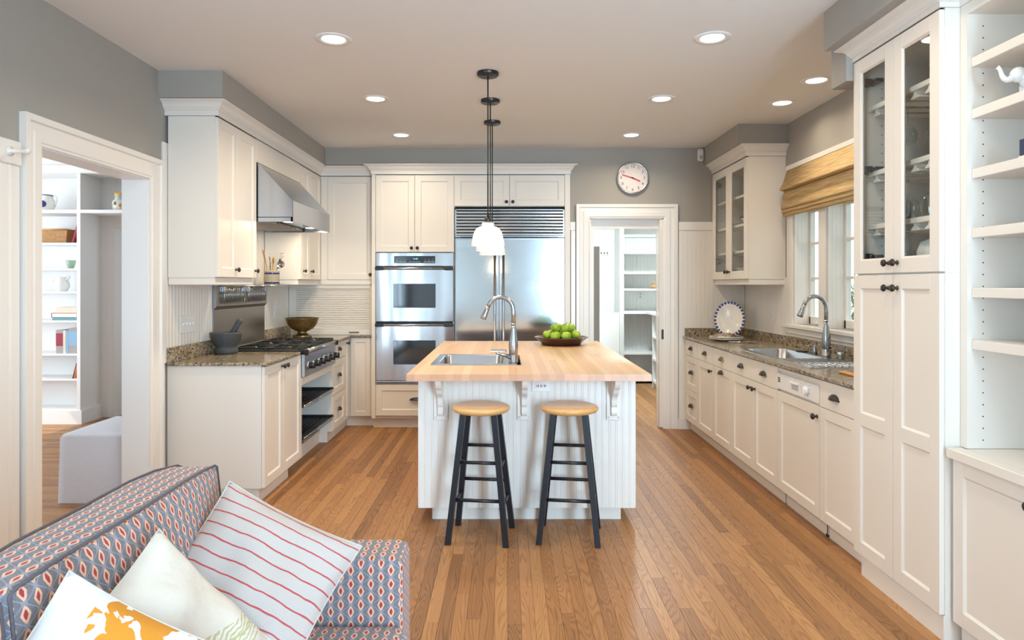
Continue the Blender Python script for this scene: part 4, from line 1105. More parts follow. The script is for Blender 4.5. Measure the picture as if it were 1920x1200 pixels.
for z in (0.10, 0.40, 0.70):
    m = MB(); m.box(1.99, 2.60, 8.04, 9.10, z - 0.03, z); put(m, 'shelf', P, u2)
m = MB(); m.box(2.03, 2.60, 8.04, 9.10, 0, 0.07); put(m, 'toe_kick', P, u2)
m = MB(); m.box(1.287, 1.572, 9.30, 9.32, 0.0, 1.013, 0.003); m.M = Matrix.Identity(4)
put(m, 'loose_board', P, label='pale board standing below the coat hooks in the pantry', cat='board')
m = MB(); m.box(0.974, 1.052, 7.55, 7.57, 0.0, 1.835, 0.002); put(m, 'grey_strip', 'strip_grey', label='tall narrow grey-brown upright strip just inside the pantry doorway', cat='board')  # thin upright panel standing for a grey band of unclear origin
hk = thing('hook_rail', 'small hook rail on the beadboard wall inside the pantry', 'hook', (1.38, 9.83, 1.85))
m = MB(FB(9.838)); m.box(1.36, 1.51, 0, 0.015, 1.835, 1.895, 0.003); put(m, 'rail', P, hk)
for x in (1.39, 1.435, 1.48):
    m = MB(FB(9.838)); m.tube([(x, 0.015, 1.865), (x, 0.04, 1.86), (x, 0.045, 1.88)], 0.006, 6); put(m, 'hook', 'bronze', hk)
ol = thing('wall_outlet', 'white electric outlet above the pantry counter shelf', 'outlet', (1.97, 9.83, 1.2))
m = MB(FB(9.838)); m.box(1.935, 2.005, 0, 0.006, 1.18, 1.295, 0.002); p_ = put(m, 'plate', 'white_plastic', ol)
for z in (1.205, 1.25):
    m = MB(FB(9.838)); m.box(1.955, 1.985, 0.006, 0.008, z, z + 0.028, 0.001); put(m, 'socket', 'grey_plastic', p_)
bs = thing('small_basket', 'small yellowish trinket on the pantry shelf beside the doorway edge', 'ornament', (2.03, 9.2, 1.35))
WL[bs.name] = Vector((2.05, 9.3, pz(541))); bs.location = WL[bs.name]
m = MB(); m.lathe([(0.0001, 0), (0.05, 0), (0.065, 0.05), (0.06, 0.05), (0.045, 0.006), (0.0001, 0.006)], (2.07, 9.3, pz(541)), seg=16, cap=False); put(m, 'bowl', 'wicker', bs)
m = MB(); m.tube([(2.07 + 0.06 * cos(a * pi / 8), 9.3, pz(541) + 0.045 + 0.08 * sin(a * pi / 8)) for a in range(9)], 0.006, 6); put(m, 'handle', 'wicker', bs)
# pantry ceiling lamp
pl = thing('pantry_lamp', 'flush round lamp on the pantry ceiling', 'lamp', (1.6, 8.1, ZC))
m = MB(); m.lathe([(0.0001, ZC - 0.07), (0.10, ZC - 0.065), (0.14, ZC - 0.04), (0.15, ZC - 0.012), (0.15, ZC)], (1.6, 8.1, 0), seg=28, cap=False); put(m, 'diffuser', 'shade_opal', pl)
m = MB(); m.lathe([(0.15, ZC - 0.014), (0.165, ZC - 0.014), (0.165, ZC)], (1.6, 8.1, 0), seg=28, cap=False); put(m, 'rim', 'brushed_nickel', pl)
lamp('pantry_lamp_light', 'AREA', (1.6, 8.1, ZC - 0.08), 66, (0.80, 0.95, 1.0), size=0.28, parent=pl)
# ================================================================ right run
XRF = 1.735; FRB = FR(XRF); DR = 0.592
def rbase(name, label, a0, a1, hollow=False):
    c = thing('base_cabinet', label, 'cabinet', (2.03, (a0 + a1) / 2, 0))
    m = MB(FRB); m.box(a0, a1, -DR, -0.021, 0.10, 0.70 if hollow else 0.884)
    if hollow: m.box(a0, a1, -0.04, -0.021, 0.70, 0.884); m.box(a0, a0 + 0.016, -DR, -0.04, 0.70, 0.884); m.box(a1 - 0.016, a1, -DR, -0.04, 0.70, 0.884)
    put(m, 'body', PAINT, c)
    m = MB(FRB); m.box(a0, a1, -DR, -0.052, 0.0, 0.10); put(m, 'toe_kick', PAINT, c)
    return c
ZD = 0.725
c = rbase('a', 'white three-drawer base cabinet against the pantry wall', 6.062, 6.462)
d = slab(FRB, 6.062, 6.46, ZD, 0.876, c); cup_pull(FRB, 6.27, 0.80, d)
d = shaker(FRB, 6.062, 6.46, 0.405, ZD, c, 'drawer'); cup_pull(FRB, 6.27, 0.575, d)
d = shaker(FRB, 6.062, 6.46, 0.10, 0.405, c, 'drawer'); cup_pull(FRB, 6.27, 0.262, d)
m = MB(FRB); m.box(6.462, 6.484, -0.05, -0.002, 0.10, 0.884); put(m, 'filler_strip', PAINT, c)
c = rbase('b', 'white base cabinet with round door knob under a narrow drawer, next to the three-drawer unit', 5.602, 6.060)
d = slab(FRB, 5.602, 6.060, ZD, 0.876, c); cup_pull(FRB, 5.83, 0.80, d)
d = shaker(FRB, 5.602, 6.060, 0.10, ZD, c); knob(FRB, 5.645, 0.668, d)
c = rbase('c', 'white base cabinet whose tall door has a cup pull at its top edge', 5.146, 5.600)
d = slab(FRB, 5.146, 5.600, ZD, 0.876, c); cup_pull(FRB, 5.38, 0.80, d, mat='brass_aged')
d = shaker(FRB, 5.146, 5.600, 0.10, ZD, c); cup_pull(FRB, 5.39, 0.690, d)
c = rbase('d', 'white sink base cabinet with two doors and a wide double-pull front', 4.275, 5.144, True)
d = slab(FRB, 4.275, 5.144, ZD, 0.876, c); cup_pull(FRB, 4.93, 0.80, d); cup_pull(FRB, 4.50, 0.80, d)
d = shaker(FRB, 4.69, 5.144, 0.10, ZD, c); knob(FRB, 4.735, 0.672, d)
d = shaker(FRB, 4.275, 4.69, 0.10, ZD, c); knob(FRB, 4.655, 0.672, d)
c = thing('dishwasher', 'white panelled dishwasher with exposed control strip and round dial', 'dishwasher', (2.03, 3.98, 0))
m = MB(FRB); m.box(3.70, 4.273, -DR + 0.02, -0.021, 0.10, 0.875); put(m, 'body', PAINT, c)
m = MB(FRB); m.box(3.70, 4.273, -0.022, -0.006, 0.853, 0.872); put(m, 'top_frame', PAINT, c)
m = MB(FRB); m.box(3.706, 4.267, -0.03, -0.022, 0.82, 0.852); put(m, 'vent_slot', 'opening_shade', c)
m = MB(FRB); m.box(3.702, 4.271, -0.021, 0.002, 0.738, 0.838, 0.003); cp = put(m, 'control_strip', 'white_plastic', c)
m = MB(FRB @ Matrix.Translation((3.845, 0.002, 0.792))); m.lathe([(0.0001, 0), (0.026, 0), (0.024, 0.018), (0.020, 0.022), (0.0001, 0.022)], axis='y', seg=22, cap=False); m.box(-0.003, 0.003, 0.02, 0.026, -0.02, 0.02); put(m, 'dial', 'white_plastic', cp)
m = MB(FRB); m.box(3.965, 4.055, 0.001, 0.003, 0.765, 0.80, 0.001); put(m, 'handle_recess', 'grey_plastic', cp)
m = MB(FRB); m.box(3.955, 4.065, 0.002, 0.014, 0.80, 0.812, 0.003); put(m, 'handle_lip', 'white_plastic', cp)
for j in range(3):
    m = MB(FRB); m.box(4.225, 4.255, 0.002, 0.0035, 0.783 + j * 0.011, 0.790 + j * 0.011); put(m, 'vent', 'opening_shade', cp)
for k, (a, z) in enumerate(((3.90, 0.815), (3.90, 0.80), (3.90, 0.785), (3.90, 0.77), (3.925, 0.815), (3.925, 0.80), (3.81, 0.82), (3.805, 0.80), (3.806, 0.775), (3.83, 0.757), (3.87, 0.757))):
    m = MB(FRB); m.box(a, a + 0.012, 0.002, 0.0026, z, z + 0.003); put(m, 'marking', 'panel_print', cp)
m = MB(FRB); m.cyl(0.007, 0.002, 0.007, (4.0, 0, 0.826), 'y', 12, 0.001); put(m, 'button', 'ceramic_white', cp)
d = shaker(FRB, 3.698, 4.273, 0.10, ZD, c); knob(FRB, 3.725, 0.665, d, s=1.1)
m = MB(FRB); m.box(3.70, 4.25, -DR + 0.02, -0.052, 0, 0.085); put(m, 'toe_kick', PAINT, c)
for a in (3.56, 4.262):
    pass
m = MB(FRB); m.cyl(0.010, 0.0, 0.1, (3.712, -0.06, 0), seg=10); m.cyl(0.016, 0.0, 0.012, (3.712, -0.06, 0), seg=12); put(m, 'foot', 'black_metal', c)
c = rbase('f', 'white base cabinet with wide-pull drawer and door beside the tall pantry cupboard', 3.275, 3.69)
d = slab(FRB, 3.30, 3.695, ZD, 0.876, c); cup_pull(FRB, 3.525, 0.80, d)
d = shaker(FRB, 3.30, 3.695, 0.10, ZD, c)

# granite worktop with cut-out for the sink
w = thing('granite_worktop', 'long speckled granite worktop under the casement windows', 'worktop', (2.02, 4.9, 0.885))
SY0, SY1, SX0, SX1 = 3.95, 5.15, 1.80, 2.225
m = MB(); xe = XR - 0.013
m.box(1.712, xe, SY1, 6.486, 0.8845, ZT, 0.004); m.box(1.712, xe, 3.275, SY0, 0.8845, ZT, 0.004); m.box(1.712, SX0, SY0, SY1, 0.8845, ZT, 0.0); m.box(SX1, xe, SY0, SY1, 0.8845, ZT)
put(m, 'slab', 'granite', w)
m = MB(); m.box(xe - 0.02, xe, 3.28, 6.48, ZT, ZT + 0.095 - 0.02, 0.002); put(m, 'upstand', 'granite', w)
m = MB(); m.box(1.73, xe - 0.02, 6.464, 6.486, ZT, ZT + 0.075, 0.002); put(m, 'upstand', 'granite', w)
# sink with drainboard
def basin(m, x0, x1, y0, y1, zt, depth, rr=0.06, seg=6, fl=0.03):
    def ring(x0, x1, y0, y1, r, z):
        P = []
        for cx, cy, a0 in ((x1 - r, y1 - r, 0), (x0 + r, y1 - r, pi / 2), (x0 + r, y0 + r, pi), (x1 - r, y0 + r, 3 * pi / 2)):
            for k in range(seg + 1):
                a = a0 + pi / 2 * k / seg; P.append((cx + r * cos(a), cy + r * sin(a), z))
        return P
    R = [ring(x0, x1, y0, y1, rr, zt), ring(x0 + 0.004, x1 - 0.004, y0 + 0.004, y1 - 0.004, rr, zt - 0.006), ring(x0 + 0.01, x1 - 0.01, y0 + 0.01, y1 - 0.01, rr, zt - depth + fl), ring(x0 + fl, x1 - fl, y0 + fl, y1 - fl, rr, zt - depth)]
    n = len(R[0]); vs = [p for r in R for p in r]; fs = []
    for i in range(len(R) - 1):
        for k in range(n): fs.append((i * n + k, i * n + (k + 1) % n, (i + 1) * n + (k + 1) % n, (i + 1) * n + k))
    fs.append(tuple((len(R) - 1) * n + k for k in range(n)))
    m.add(vs, fs, True)
    return R[0]
def deck(m, outer, hole, z, t=0.004):
    # flat rim: rectangle with a rounded hole, built as quads from hole ring to the outer rectangle
    x0, x1, y0, y1 = outer; n = len(hole); cx = sum(p[0] for p in hole) / n; cy = sum(p[1] for p in hole) / n
    O = []
    for p in hole:
        dx, dy = p[0] - cx, p[1] - cy
        hx = (x1 - cx) if dx > 0 else (cx - x0); hy = (y1 - cy) if dy > 0 else (cy - y0)
        s_ = min(hx / max(abs(dx), 1e-6), hy / max(abs(dy), 1e-6)); O.append((cx + dx * s_, cy + dy * s_, z))
    vs = list(hole) + O + [(q[0], q[1], z - t) for q in O]
    fs = [(k, (k + 1) % n, n + (k + 1) % n, n + k) for k in range(n)] + [(n + k, n + (k + 1) % n, 2 * n + (k + 1) % n, 2 * n + k) for k in range(n)]
    # close the corners of the rectangle
    m.add(vs, fs)
    for cxr, cyr in ((x0, y0), (x1, y0), (x1, y1), (x0, y1)):
        near = sorted(range(n), key=lambda k: (O[k][0] - cxr) ** 2 + (O[k][1] - cyr) ** 2)[:2]
        m.add([(cxr, cyr, z), O[near[0]], O[near[1]]], [(0, 1, 2)])
s = thing('sink', 'large stainless steel sink with ribbed drainboard under the window', 'sink', (2.0, 4.55, 0.72))
m = MB(); R = basin(m, SX0 + 0.03, SX1 - 0.09, 4.45, SY1 - 0.03, ZT + 0.004, 0.18); deck(m, (SX0 - 0.012, SX1 + 0.012, 4.42, SY1 + 0.012), R, ZT + 0.004)
put(m, 'bowl', 'sink_steel', s)
m = MB(); m.box(SX0 - 0.012, SX1 + 0.012, SY0 - 0.012, 4.42, ZT - 0.004, ZT + 0.004, 0.002); db = put(m, 'drainboard', 'sink_steel', s)
for k in range(9):
    m = MB(); x = SX0 + 0.03 + k * 0.043; m.tube([(x, SY0 + 0.03, ZT + 0.004), (x, 4.40, ZT + 0.0035)], 0.006, 6); put(m, 'rib', 'sink_steel', db)
m = MB(); m.lathe([(0.0001, 0.731), (0.03, 0.731), (0.042, 0.734)], (1.97, 4.78, 0), seg=20, cap=False); put(m, 'drain', 'chrome', s)

def faucet(label, x, y, z, rz, handle=1):
    f = thing('kitchen_faucet', label, 'faucet', (x, y, z), rot=(0, 0, rz)); local(f)
    m = MB(); m.lathe([(0.0001, 0), (0.031, 0), (0.031, 0.004), (0.0285, 0.007), (0.0285, 0.045), (0.027, 0.046), (0.0285, 0.048), (0.0285, 0.085), (0.030, 0.10), (0.0285, 0.125), (0.022, 0.17), (0.0165, 0.21), (0.0145, 0.238), (0.0001, 0.238)], seg=28, cap=False); put(m, 'body', 'brushed_nickel', f)
    m = MB(); m.lathe([(0.0165, 0.236), (0.0185, 0.239), (0.0185, 0.245), (0.0165, 0.248)], seg=20); put(m, 'collar', 'chrome', f)
    P = [(0, 0, 0.235), (0, 0, 0.31)]
    R_ = 0.082
    for k in range(1, 15):
        a = pi * k / 14 * 0.90; P.append((-R_ + R_ * cos(a), 0, 0.325 + R_ * 1.05 * sin(a)))
    m = MB(); m.tube(P, 0.0138, 16); put(m, 'spout', 'brushed_nickel', f)
    e = Vector(P[-1]); d = (Vector(P[-1]) - Vector(P[-2])).normalized()
    m = MB(); m.tube([e - d * 0.006, e + d * 0.03, e + d * 0.06, e + d * 0.082, e + d * 0.086], 0.014, 14, rs=[0.0135, 0.0155, 0.019, 0.021, 0.018]); put(m, 'spray_head', 'brushed_nickel', f)
    m = MB()
    if handle: m.tube([(0, 0.02 * handle, 0.055), (0, 0.045 * handle, 0.06)], 0.016, 12); m.tube([(0, 0.045 * handle, 0.06), (-0.02, 0.06 * handle, 0.075), (-0.045, 0.075 * handle, 0.105)], 0.007, 8, rs=[0.010, 0.007, 0.006])
    else: m.tube([(-0.02, -0.012, 0.035), (-0.05, -0.03, 0.046), (-0.105, -0.06, 0.064)], 0.012, 12, rs=[0.016, 0.012, 0.007])
    put(m, 'lever', 'brushed_nickel', f)
    return f
faucet('brushed nickel gooseneck faucet at the large sink by the window', 2.205, 4.60, ZT + 0.0045, radians(6), -1)
t_ = thing('soap_dispenser', 'small nickel soap dispenser next to the window faucet', 'dispenser', (2.19, 4.72, ZT))
m = MB(); m.lathe([(0.0001, 0), (0.018, 0), (0.016, 0.02), (0.011, 0.045), (0.013, 0.06), (0.0001, 0.062)], (2.19, 4.74, ZT + 0.0045), seg=18, cap=False); b_ = put(m, 'body', 'brushed_nickel', t_)
m = MB(); m.tube([(2.19, 4.74, ZT + 0.06), (2.15, 4.745, ZT + 0.062), (2.135, 4.75, ZT + 0.055)], 0.005, 8); put(m, 'spout', 'brushed_nickel', t_)
m = MB(); m.lathe([(0.0001, 0), (0.022, 0), (0.022, 0.035), (0.019, 0.045), (0.0001, 0.045)], (2.215, 4.42, ZT + 0.0045), seg=20, cap=False); put(m, 'air_gap_cap', 'chrome', label='short chrome air-gap cap at the back of the drainboard', cat='cap')
m = MB(); m.lathe([(0.0001, 0), (0.045, 0), (0.05, 0.004), (0.03, 0.009), (0.0001, 0.01)], (2.17, 4.90, ZT + 0.0045), seg=22, cap=False); put(m, 'sink_stopper', 'black_metal', label='flat black stopper lying on the sink rim near the faucet', cat='stopper')

# wall cabinet with glass doors at the far right
XG = 2.0; FG = FR(XG)
c = thing('glass_wall_cabinet', 'white wall cabinet with two glass doors beside the window shade', 'cabinet', (2.16, 6.0, 1.4))
carcass(FG, 5.56, 6.486, 0.02, 0.328, 1.447, 2.472, c, shelves=(1.70, 1.93, 2.18))
d = shaker(FG, 6.02, 6.484, 1.449, 2.468, c, glass=True, st=0.062); knob(FG, 6.055, 1.515, d)
for z in (1.60, 2.33):
    m = MB(FG); m.box(6.40, 6.45, -0.05, -0.022, z, z + 0.05, 0.003); m.box(6.33, 6.41, -0.045, -0.03, z + 0.015, z + 0.035, 0.003); put(m, 'hinge', 'brushed_nickel', c)
d = shaker(FG, 5.562, 6.02, 1.449, 2.468, c, glass=True, st=0.062); knob(FG, 5.985, 1.515, d)
light_rail(FG, 5.56, 6.486, 0.328, c, (True, False))
def pinholes(face, a, d0, zs, parent):
    m = MB(face)
    for z in zs: m.add([(a, d0 + 0.003 * cos(k * pi / 4), z + 0.003 * sin(k * pi / 4)) for k in range(8)], [tuple(range(8))])
    put(m, 'pin_hole_shade_discs', 'opening_shade', parent, kind='stuff')  # flat dark discs in place of shaded holes; nothing is bored
pinholes(FG, 6.4675, -0.08, [1.5 + 0.04 * k for k in range(23)], c)
pinholes(FG, 6.4675, -0.27, [1.5 + 0.04 * k for k in range(23)], c)
def dish(label, x, y, z, r, h, mat, name='bowl', cat='bowl', group=None, rim=None):
    m = MB(); m.lathe([(0.0001, 0), (r * 0.45, 0), (r * 0.5, h * 0.1), (r * 0.85, h * 0.6), (r, h), (r * 0.96, h), (r * 0.8, h * 0.6), (r * 0.4, h * 0.15), (0.0001, h * 0.12)], (x, y, z), seg=24, cap=False)
    o = put(m, name, mat, label=label, cat=cat, group=group)
    if rim:
        m = MB(); m.lathe([(r * 0.99, h * 0.86), (r * 1.006, h * 1.004), (r * 0.95, h * 1.004)], (x, y, z), seg=24, cap=False); put(m, 'rim_band', rim, o)
    return o
dish('white bowl with blue rim on the middle shelf of the glass wall cabinet', 2.17, 5.90, 1.931, 0.10, 0.07, 'ceramic_white', rim='cobalt_glaze')
dish('small grey bowl on the middle shelf of the glass wall cabinet', 2.17, 6.25, 1.931, 0.07, 0.045, 'book_grey')
m = MB(); m.lathe([(0.0001, 0), (0.06, 0), (0.085, 0.05), (0.08, 0.10), (0.04, 0.15), (0.045, 0.17), (0.04, 0.17), (0.035, 0.15), (0.0001, 0.14)], (2.18, 5.88, 1.701), seg=24, cap=False); put(m, 'vase', 'napkin_cloth', label='squat brown vase on the lower shelf of the glass wall cabinet', cat='vase')
dish('wide pale serving bowl at the bottom of the glass wall cabinet', 2.17, 6.12, 1.466, 0.12, 0.09, 'ceramic_white')
dish('small white bowl at the bottom of the glass wall cabinet by its end panel', 2.17, 5.78, 1.466, 0.075, 0.06, 'ceramic_white')

# tall cupboard
XT = 1.70; FT = FR(XT)
c = thing('tall_cupboard', 'tall white cupboard with glass upper doors and panelled lower doors', 'cupboard', (2.0, 2.94, 0))
carcass(FT, 2.615, 3.27, 0.02, 0.618, 0.10, 1.448, c)
carcass(FT, 2.615, 3.27, 0.02, 0.618, 1.4485, 2.487, c, name='upper_body')
for a0, a1, ka in ((2.935, 3.268, 2.967), (2.617, 2.935, 2.900)):
    d = shaker(FT, a0, a1, 1.451, 2.484, c, glass=True, st=0.062); knob(FT, ka, 1.497, d)
    d = shaker(FT, a0, a1, 0.102, 1.446, c, mids=(0.755,), st=0.062); knob(FT, ka, 1.386, d, mat='black_metal' if ka > 2.95 else 'bronze')
m = MB(FT); m.box(2.615, 3.22, -0.618, -0.014, 0.0, 0.10); put(m, 'toe_kick', PAINT, c)
for z in (1.52, 1.94, 2.36):
    m = MB(FT); m.box(3.20, 3.25, -0.06, -0.022, z, z + 0.03, 0.003); m.box(3.16, 3.252, -0.09, -0.05, z + 0.005, z + 0.022, 0.003); put(m, 'hinge', 'bronze', c)
pinholes(FT, 3.2515, -0.13, [1.5 + 0.045 * k for k in range(21)], c)
SH = (2.262, 1.945, 1.690)
for z in SH:
    m = MB(FT); m.box(2.634, 3.251, -0.58, -0.06, z - 0.024, z, 0.002); sh = put(m, 'shelf', PAINT, c)
    for k in range(6):
        a = 2.69 + k * 0.10
        m = MB(FT); m.prism([(a - 0.008, z - 0.024), (a + 0.008, z - 0.024), (a + 0.010, z - 0.036), (a + 0.032, z - 0.050), (a + 0.032, z - 0.054), (a - 0.032, z - 0.054), (a - 0.032, z - 0.050), (a - 0.010, z - 0.036)], -0.57, -0.07, 'y'); put(m, 'stemware_rail', PAINT, sh)
def wineglass(label, x, y, z, up=True, r=0.038, bowl=0.09, stem=0.08, group=None):
    pr = [(0.0001, 0), (0.033, 0.001), (0.033, 0.003), (0.006, 0.008), (0.004, 0.02), (0.004, stem), (0.012, stem + 0.006), (r * 0.8, stem + bowl * 0.25), (r, stem + bowl * 0.5), (r * 0.94, stem + bowl * 0.8), (r * 0.82, stem + bowl)]
    pr2 = pr + [(p - 0.0012, h) for p, h in reversed(pr[7:])]
    if not up: pr2 = [(q, -h) for q, h in pr2]
    m = MB(); m.lathe(pr2, (x, y, z), seg=20, cap=False); put(m, 'wine_glass', 'stemware_glass', label=label, cat='glass', group=group)
for k, (a, dx) in enumerate(((3.04, 0.13), (3.04, 0.25), (2.94, 0.20), (2.94, 0.32), (3.04, 0.37))):
    wineglass('clear wine glass hanging upside down from the top shelf of the tall cupboard', XT + dx, a, SH[0] - 0.0495, False, group='glasses hanging from the top cupboard shelf')
for k, (a, dx) in enumerate(((3.14, 0.17), (3.04, 0.13), (2.94, 0.17))):
    wineglass('large clear wine glass hanging upside down under the middle shelf of the tall cupboard', XT + dx, a, SH[1] - 0.0495, False, 0.045, 0.12, 0.08, group='glasses hanging from the middle cupboard shelf')
for k, (a, dx) in enumerate(((3.06, 0.16), (2.99, 0.30), (3.15, 0.30))):
    wineglass('balloon wine glass standing upside down on the bottom of the tall cupboard', XT + dx, a, 1.467 + 0.181, False, 0.050, 0.10, 0.08, group='balloon glasses in the cupboard bottom')
m = MB(); m.lathe([(0.0001, 0), (0.04, 0), (0.05, 0.03), (0.05, 0.08), (0.036, 0.12), (0.0001, 0.135)], (XT + 0.15, 2.915, 1.467), seg=22, cap=False); put(m, 'white_jar', 'ceramic_white', label='rounded white jar standing at the bottom of the tall cupboard', cat='jar')

# bookcase beyond the cupboard
XKF = 1.778; FK = FR(XKF)
c = thing('bookcase', 'white built-in bookcase with open adjustable shelves and cupboard base', 'bookcase', (2.05, 1.5, 0))
YK0, YK1 = 0.35, 2.613
m = MB(FK); m.box(2.575, YK1, -0.545, 0.0, 0.767, 2.487); put(m, 'side_panel', PAINT, c)
m = MB(FK); m.box(YK0, YK0 + 0.04, -0.545, 0.0, 0.767, 2.487); put(m, 'side_panel', PAINT, c)
m = MB(FK); m.box(YK0 + 0.04, 2.575, -0.545, -0.53, 0.767, 2.487); put(m, 'back_panel', PAINT, c)
m = MB(FK); m.box(YK0 + 0.04, 2.575, -0.545, 0.0, 2.445, 2.487); put(m, 'top_rail', PAINT, c)
pinholes(FK, 2.5745, -0.062, [0.80 + 0.0457 * k for k in range(36)], c)
KS = (2.276, 2.077, 1.846, 1.618, 1.388, 1.188)
for z in KS:
    m = MB(FK); m.box(YK0 + 0.041, 2.574, -0.53, -0.017, z - 0.037, z, 0.002); put(m, 'shelf', PAINT, c)
m = MB(FR(1.74)); m.box(YK0, YK1 - 0.012, -0.58, -0.021, 0.085, 0.728); put(m, 'base_body', PAINT, c)
for a1, a0 in ((2.601, 2.17), (2.17, 1.74), (1.74, 1.31), (1.31, 0.88)):
    d = shaker(FR(1.74), a0, a1, 0.087, 0.726, c); knob(FR(1.74), (a0 + 0.024) if a1 in (2.601, 1.74) else (a1 - 0.024), 0.668, d, mat='black_paint', s=1.15)
m = MB(FR(1.74)); m.box(YK0, YK1 - 0.012, -0.58, -0.035, 0.0, 0.085); put(m, 'toe_kick', PAINT, c)
m = MB(FR(1.715)); m.box(YK0 - 0.01, 2.603, -0.06, 0, 0.729, 0.766, 0.002); m.box(YK0 - 0.01, 2.574, -0.60, -0.06, 0.729, 0.766); put(m, 'counter', PAINT, c)

# ornaments on the bookcase
def elephant(label, x, y, z, s=1.0, rz=0.0):
    e = thing('elephant_figurine', label, 'figurine', (x, y, z), 'white porcelain elephants', rot=(0, 0, rz)); local(e)
    m = MB()
    def blob(c, r, sc=(1, 1, 1), n=14):
        def f(u, v):
            a, b = 2 * pi * u, pi * (v - 0.5); return (c[0] + r * sc[0] * cos(b) * cos(a), c[1] + r * sc[1] * cos(b) * sin(a), c[2] + r * sc[2] * sin(b))
        m.grid(f, n, n // 2, uv=False)
    blob((0, 0, 0.075 * s), 0.045 * s, (1.45, 1.0, 1.0)); blob((-0.07 * s, 0, 0.10 * s), 0.032 * s, (1.05, 0.95, 1.05))
    K = [(-0.085, 0.095, 0.018), (-0.10, 0.084, 0.0155), (-0.115, 0.080, 0.013), (-0.127, 0.087, 0.011), (-0.134, 0.100, 0.0095), (-0.138, 0.115, 0.0085), (-0.143, 0.128, 0.0082), (-0.152, 0.136, 0.0088)]
    m.tube([(x_ * s, 0, z_ * s) for x_, z_, _ in K], 0.01, 12, rs=[r_ * s for _, _, r_ in K])
    for dx, dy in ((-0.035, 0.024), (-0.035, -0.024), (0.04, 0.024), (0.04, -0.024)): m.tube([(dx * s, dy * s, 0.06 * s), (dx * s, dy * s, 0.0)], 0.016 * s, 10)
    m.tube([(0.063 * s, 0, 0.085 * s), (0.075 * s, 0, 0.06 * s), (0.074 * s, 0, 0.035 * s)], 0.005 * s, 6)
    put(m, 'body', 'porcelain', e)
    for sg in (-1, 1):
        m = MB(); m.grid(lambda u, v: (-0.056 * s + 0.019 * s * v * cos(2 * pi * u), sg * (0.0335 * s - 0.006 * s * v * v + 0.008 * s * v * cos(2 * pi * u)), 0.096 * s + 0.024 * s * v * sin(2 * pi * u)), 12, 3, uv=False); put(m, 'ear', 'porcelain', e)
elephant('white porcelain elephant with raised trunk nearer the tall cupboard', 1.915, 2.41, KS[1], 0.85, radians(-8))
elephant('larger white porcelain elephant with raised trunk further from the tall cupboard', 1.95, 2.24, KS[1], 1.25, radians(-8))
b = thing('boxed_book', 'small navy book with pale lower edge lying upright on the third shelf', 'book', (1.88, 2.38, KS[2]))
m = MB(); m.box(1.84, 1.90, 2.22, 2.40, KS[2], KS[2] + 0.016, 0.002); put(m, 'pages', 'book_pages', b)
m = MB(); m.box(1.84, 1.90, 2.22, 2.395, KS[2] + 0.016, KS[2] + 0.075, 0.003); put(m, 'cover', 'box_navy', b)
m = MB(); m.lathe([(0.0001, 0), (0.02, 0), (0.03, 0.03), (0.022, 0.05), (0.0001, 0.055)], (1.88, 2.30, KS[3]), seg=16, cap=False); put(m, 'ornament', 'box_navy', label='small rounded dark blue ornament on the fourth bookcase shelf', cat='ornament')

# bamboo roman shade
sd = thing('roman_shade', 'folded woven bamboo roman shade at the head of the sink window', 'blind', (2.27, 4.5, 2.0))
A0, A1 = 3.70, 5.47
def fold(pts, name, mat='bamboo'):
    m = MB(); n = len(pts); ln = [0]
    for i in range(1, n): ln.append(ln[-1] + (Vector(pts[i]) - Vector(pts[i - 1])).length)
    for i, (xo, z) in enumerate(pts):
        for j, y in enumerate((A0, A1)):
            m.v.append(Vector((XR - xo, y, z))); m.uvs[len(m.v) - 1] = (y, ln[i])
    for i in range(n - 1): m.f.append([2 * i, 2 * i + 1, 2 * i + 3, 2 * i + 2]); m.sm.append(True)
    o = put(m, name, mat, sd); so = o.modifiers.new('thickness', 'SOLIDIFY'); so.thickness = 0.003; return o
fold([(0.030, 2.345), (0.034, 2.33), (0.060, 2.24), (0.088, 2.185), (0.092, 2.178), (0.086, 2.172), (0.05, 2.165)], 'valance')
fold([(0.034, 2.20), (0.050, 2.165), (0.066, 2.13), (0.064, 2.10), (0.058, 2.095), (0.072, 2.05), (0.083, 2.025), (0.080, 2.018), (0.045, 2.012)], 'second_fold')
fold([(0.045, 2.06), (0.06, 2.03), (0.072, 2.008), (0.078, 1.992), (0.074, 1.986), (0.04, 1.985)], 'third_fold')
fold([(0.045, 2.01), (0.064, 1.985), (0.066, 1.968), (0.06, 1.958), (0.045, 1.955)], 'bottom_hem')
m = MB(FR(XR)); m.box(A0, A1, 0.0225, 0.036, 2.335, 2.372, 0.002); put(m, 'head_rail', 'trim_paint', sd)
# ================================================================ island
IX0, IX1, IY0, IY1 = -0.555, 0.800, 3.683, 5.872; ZI0 = 0.868
PY, PXa, PXb = 3.92, -0.521, 0.759
c = thing('kitchen_island', 'white beadboard kitchen island base on the oak floor', 'island', (0.12, 4.8, 0))
m = MB(); m.box(PXa + 0.013, PXb - 0.013, PY + 0.013, 5.72, 0.09, 0.72)
for q in ((PXa + 0.013, PXa + 0.03, PY + 0.013, 5.72), (PXb - 0.03, PXb - 0.013, PY + 0.013, 5.72), (PXa + 0.03, PXb - 0.03, PY + 0.013, PY + 0.03), (PXa + 0.03, PXb - 0.03, 5.70, 5.72)): m.box(*q, 0.72, ZI0 - 0.001)
put(m, 'body', PAINT, c)
m = MB(); m.box(-0.445, 0.682, 3.985, 5.66, 0.0, 0.09); put(m, 'toe_kick', 'trim_paint', c)
bead(FB(PY + 0.013), PXa + 0.0, PXb, 0.088, ZI0 - 0.001, c, 'trim_paint', pitch=0.040, t=0.013)
bead(FR(PXa + 0.013), PY + 0.013, 5.72, 0.088, ZI0 - 0.001, c, 'trim_paint', pitch=0.040, t=0.013)
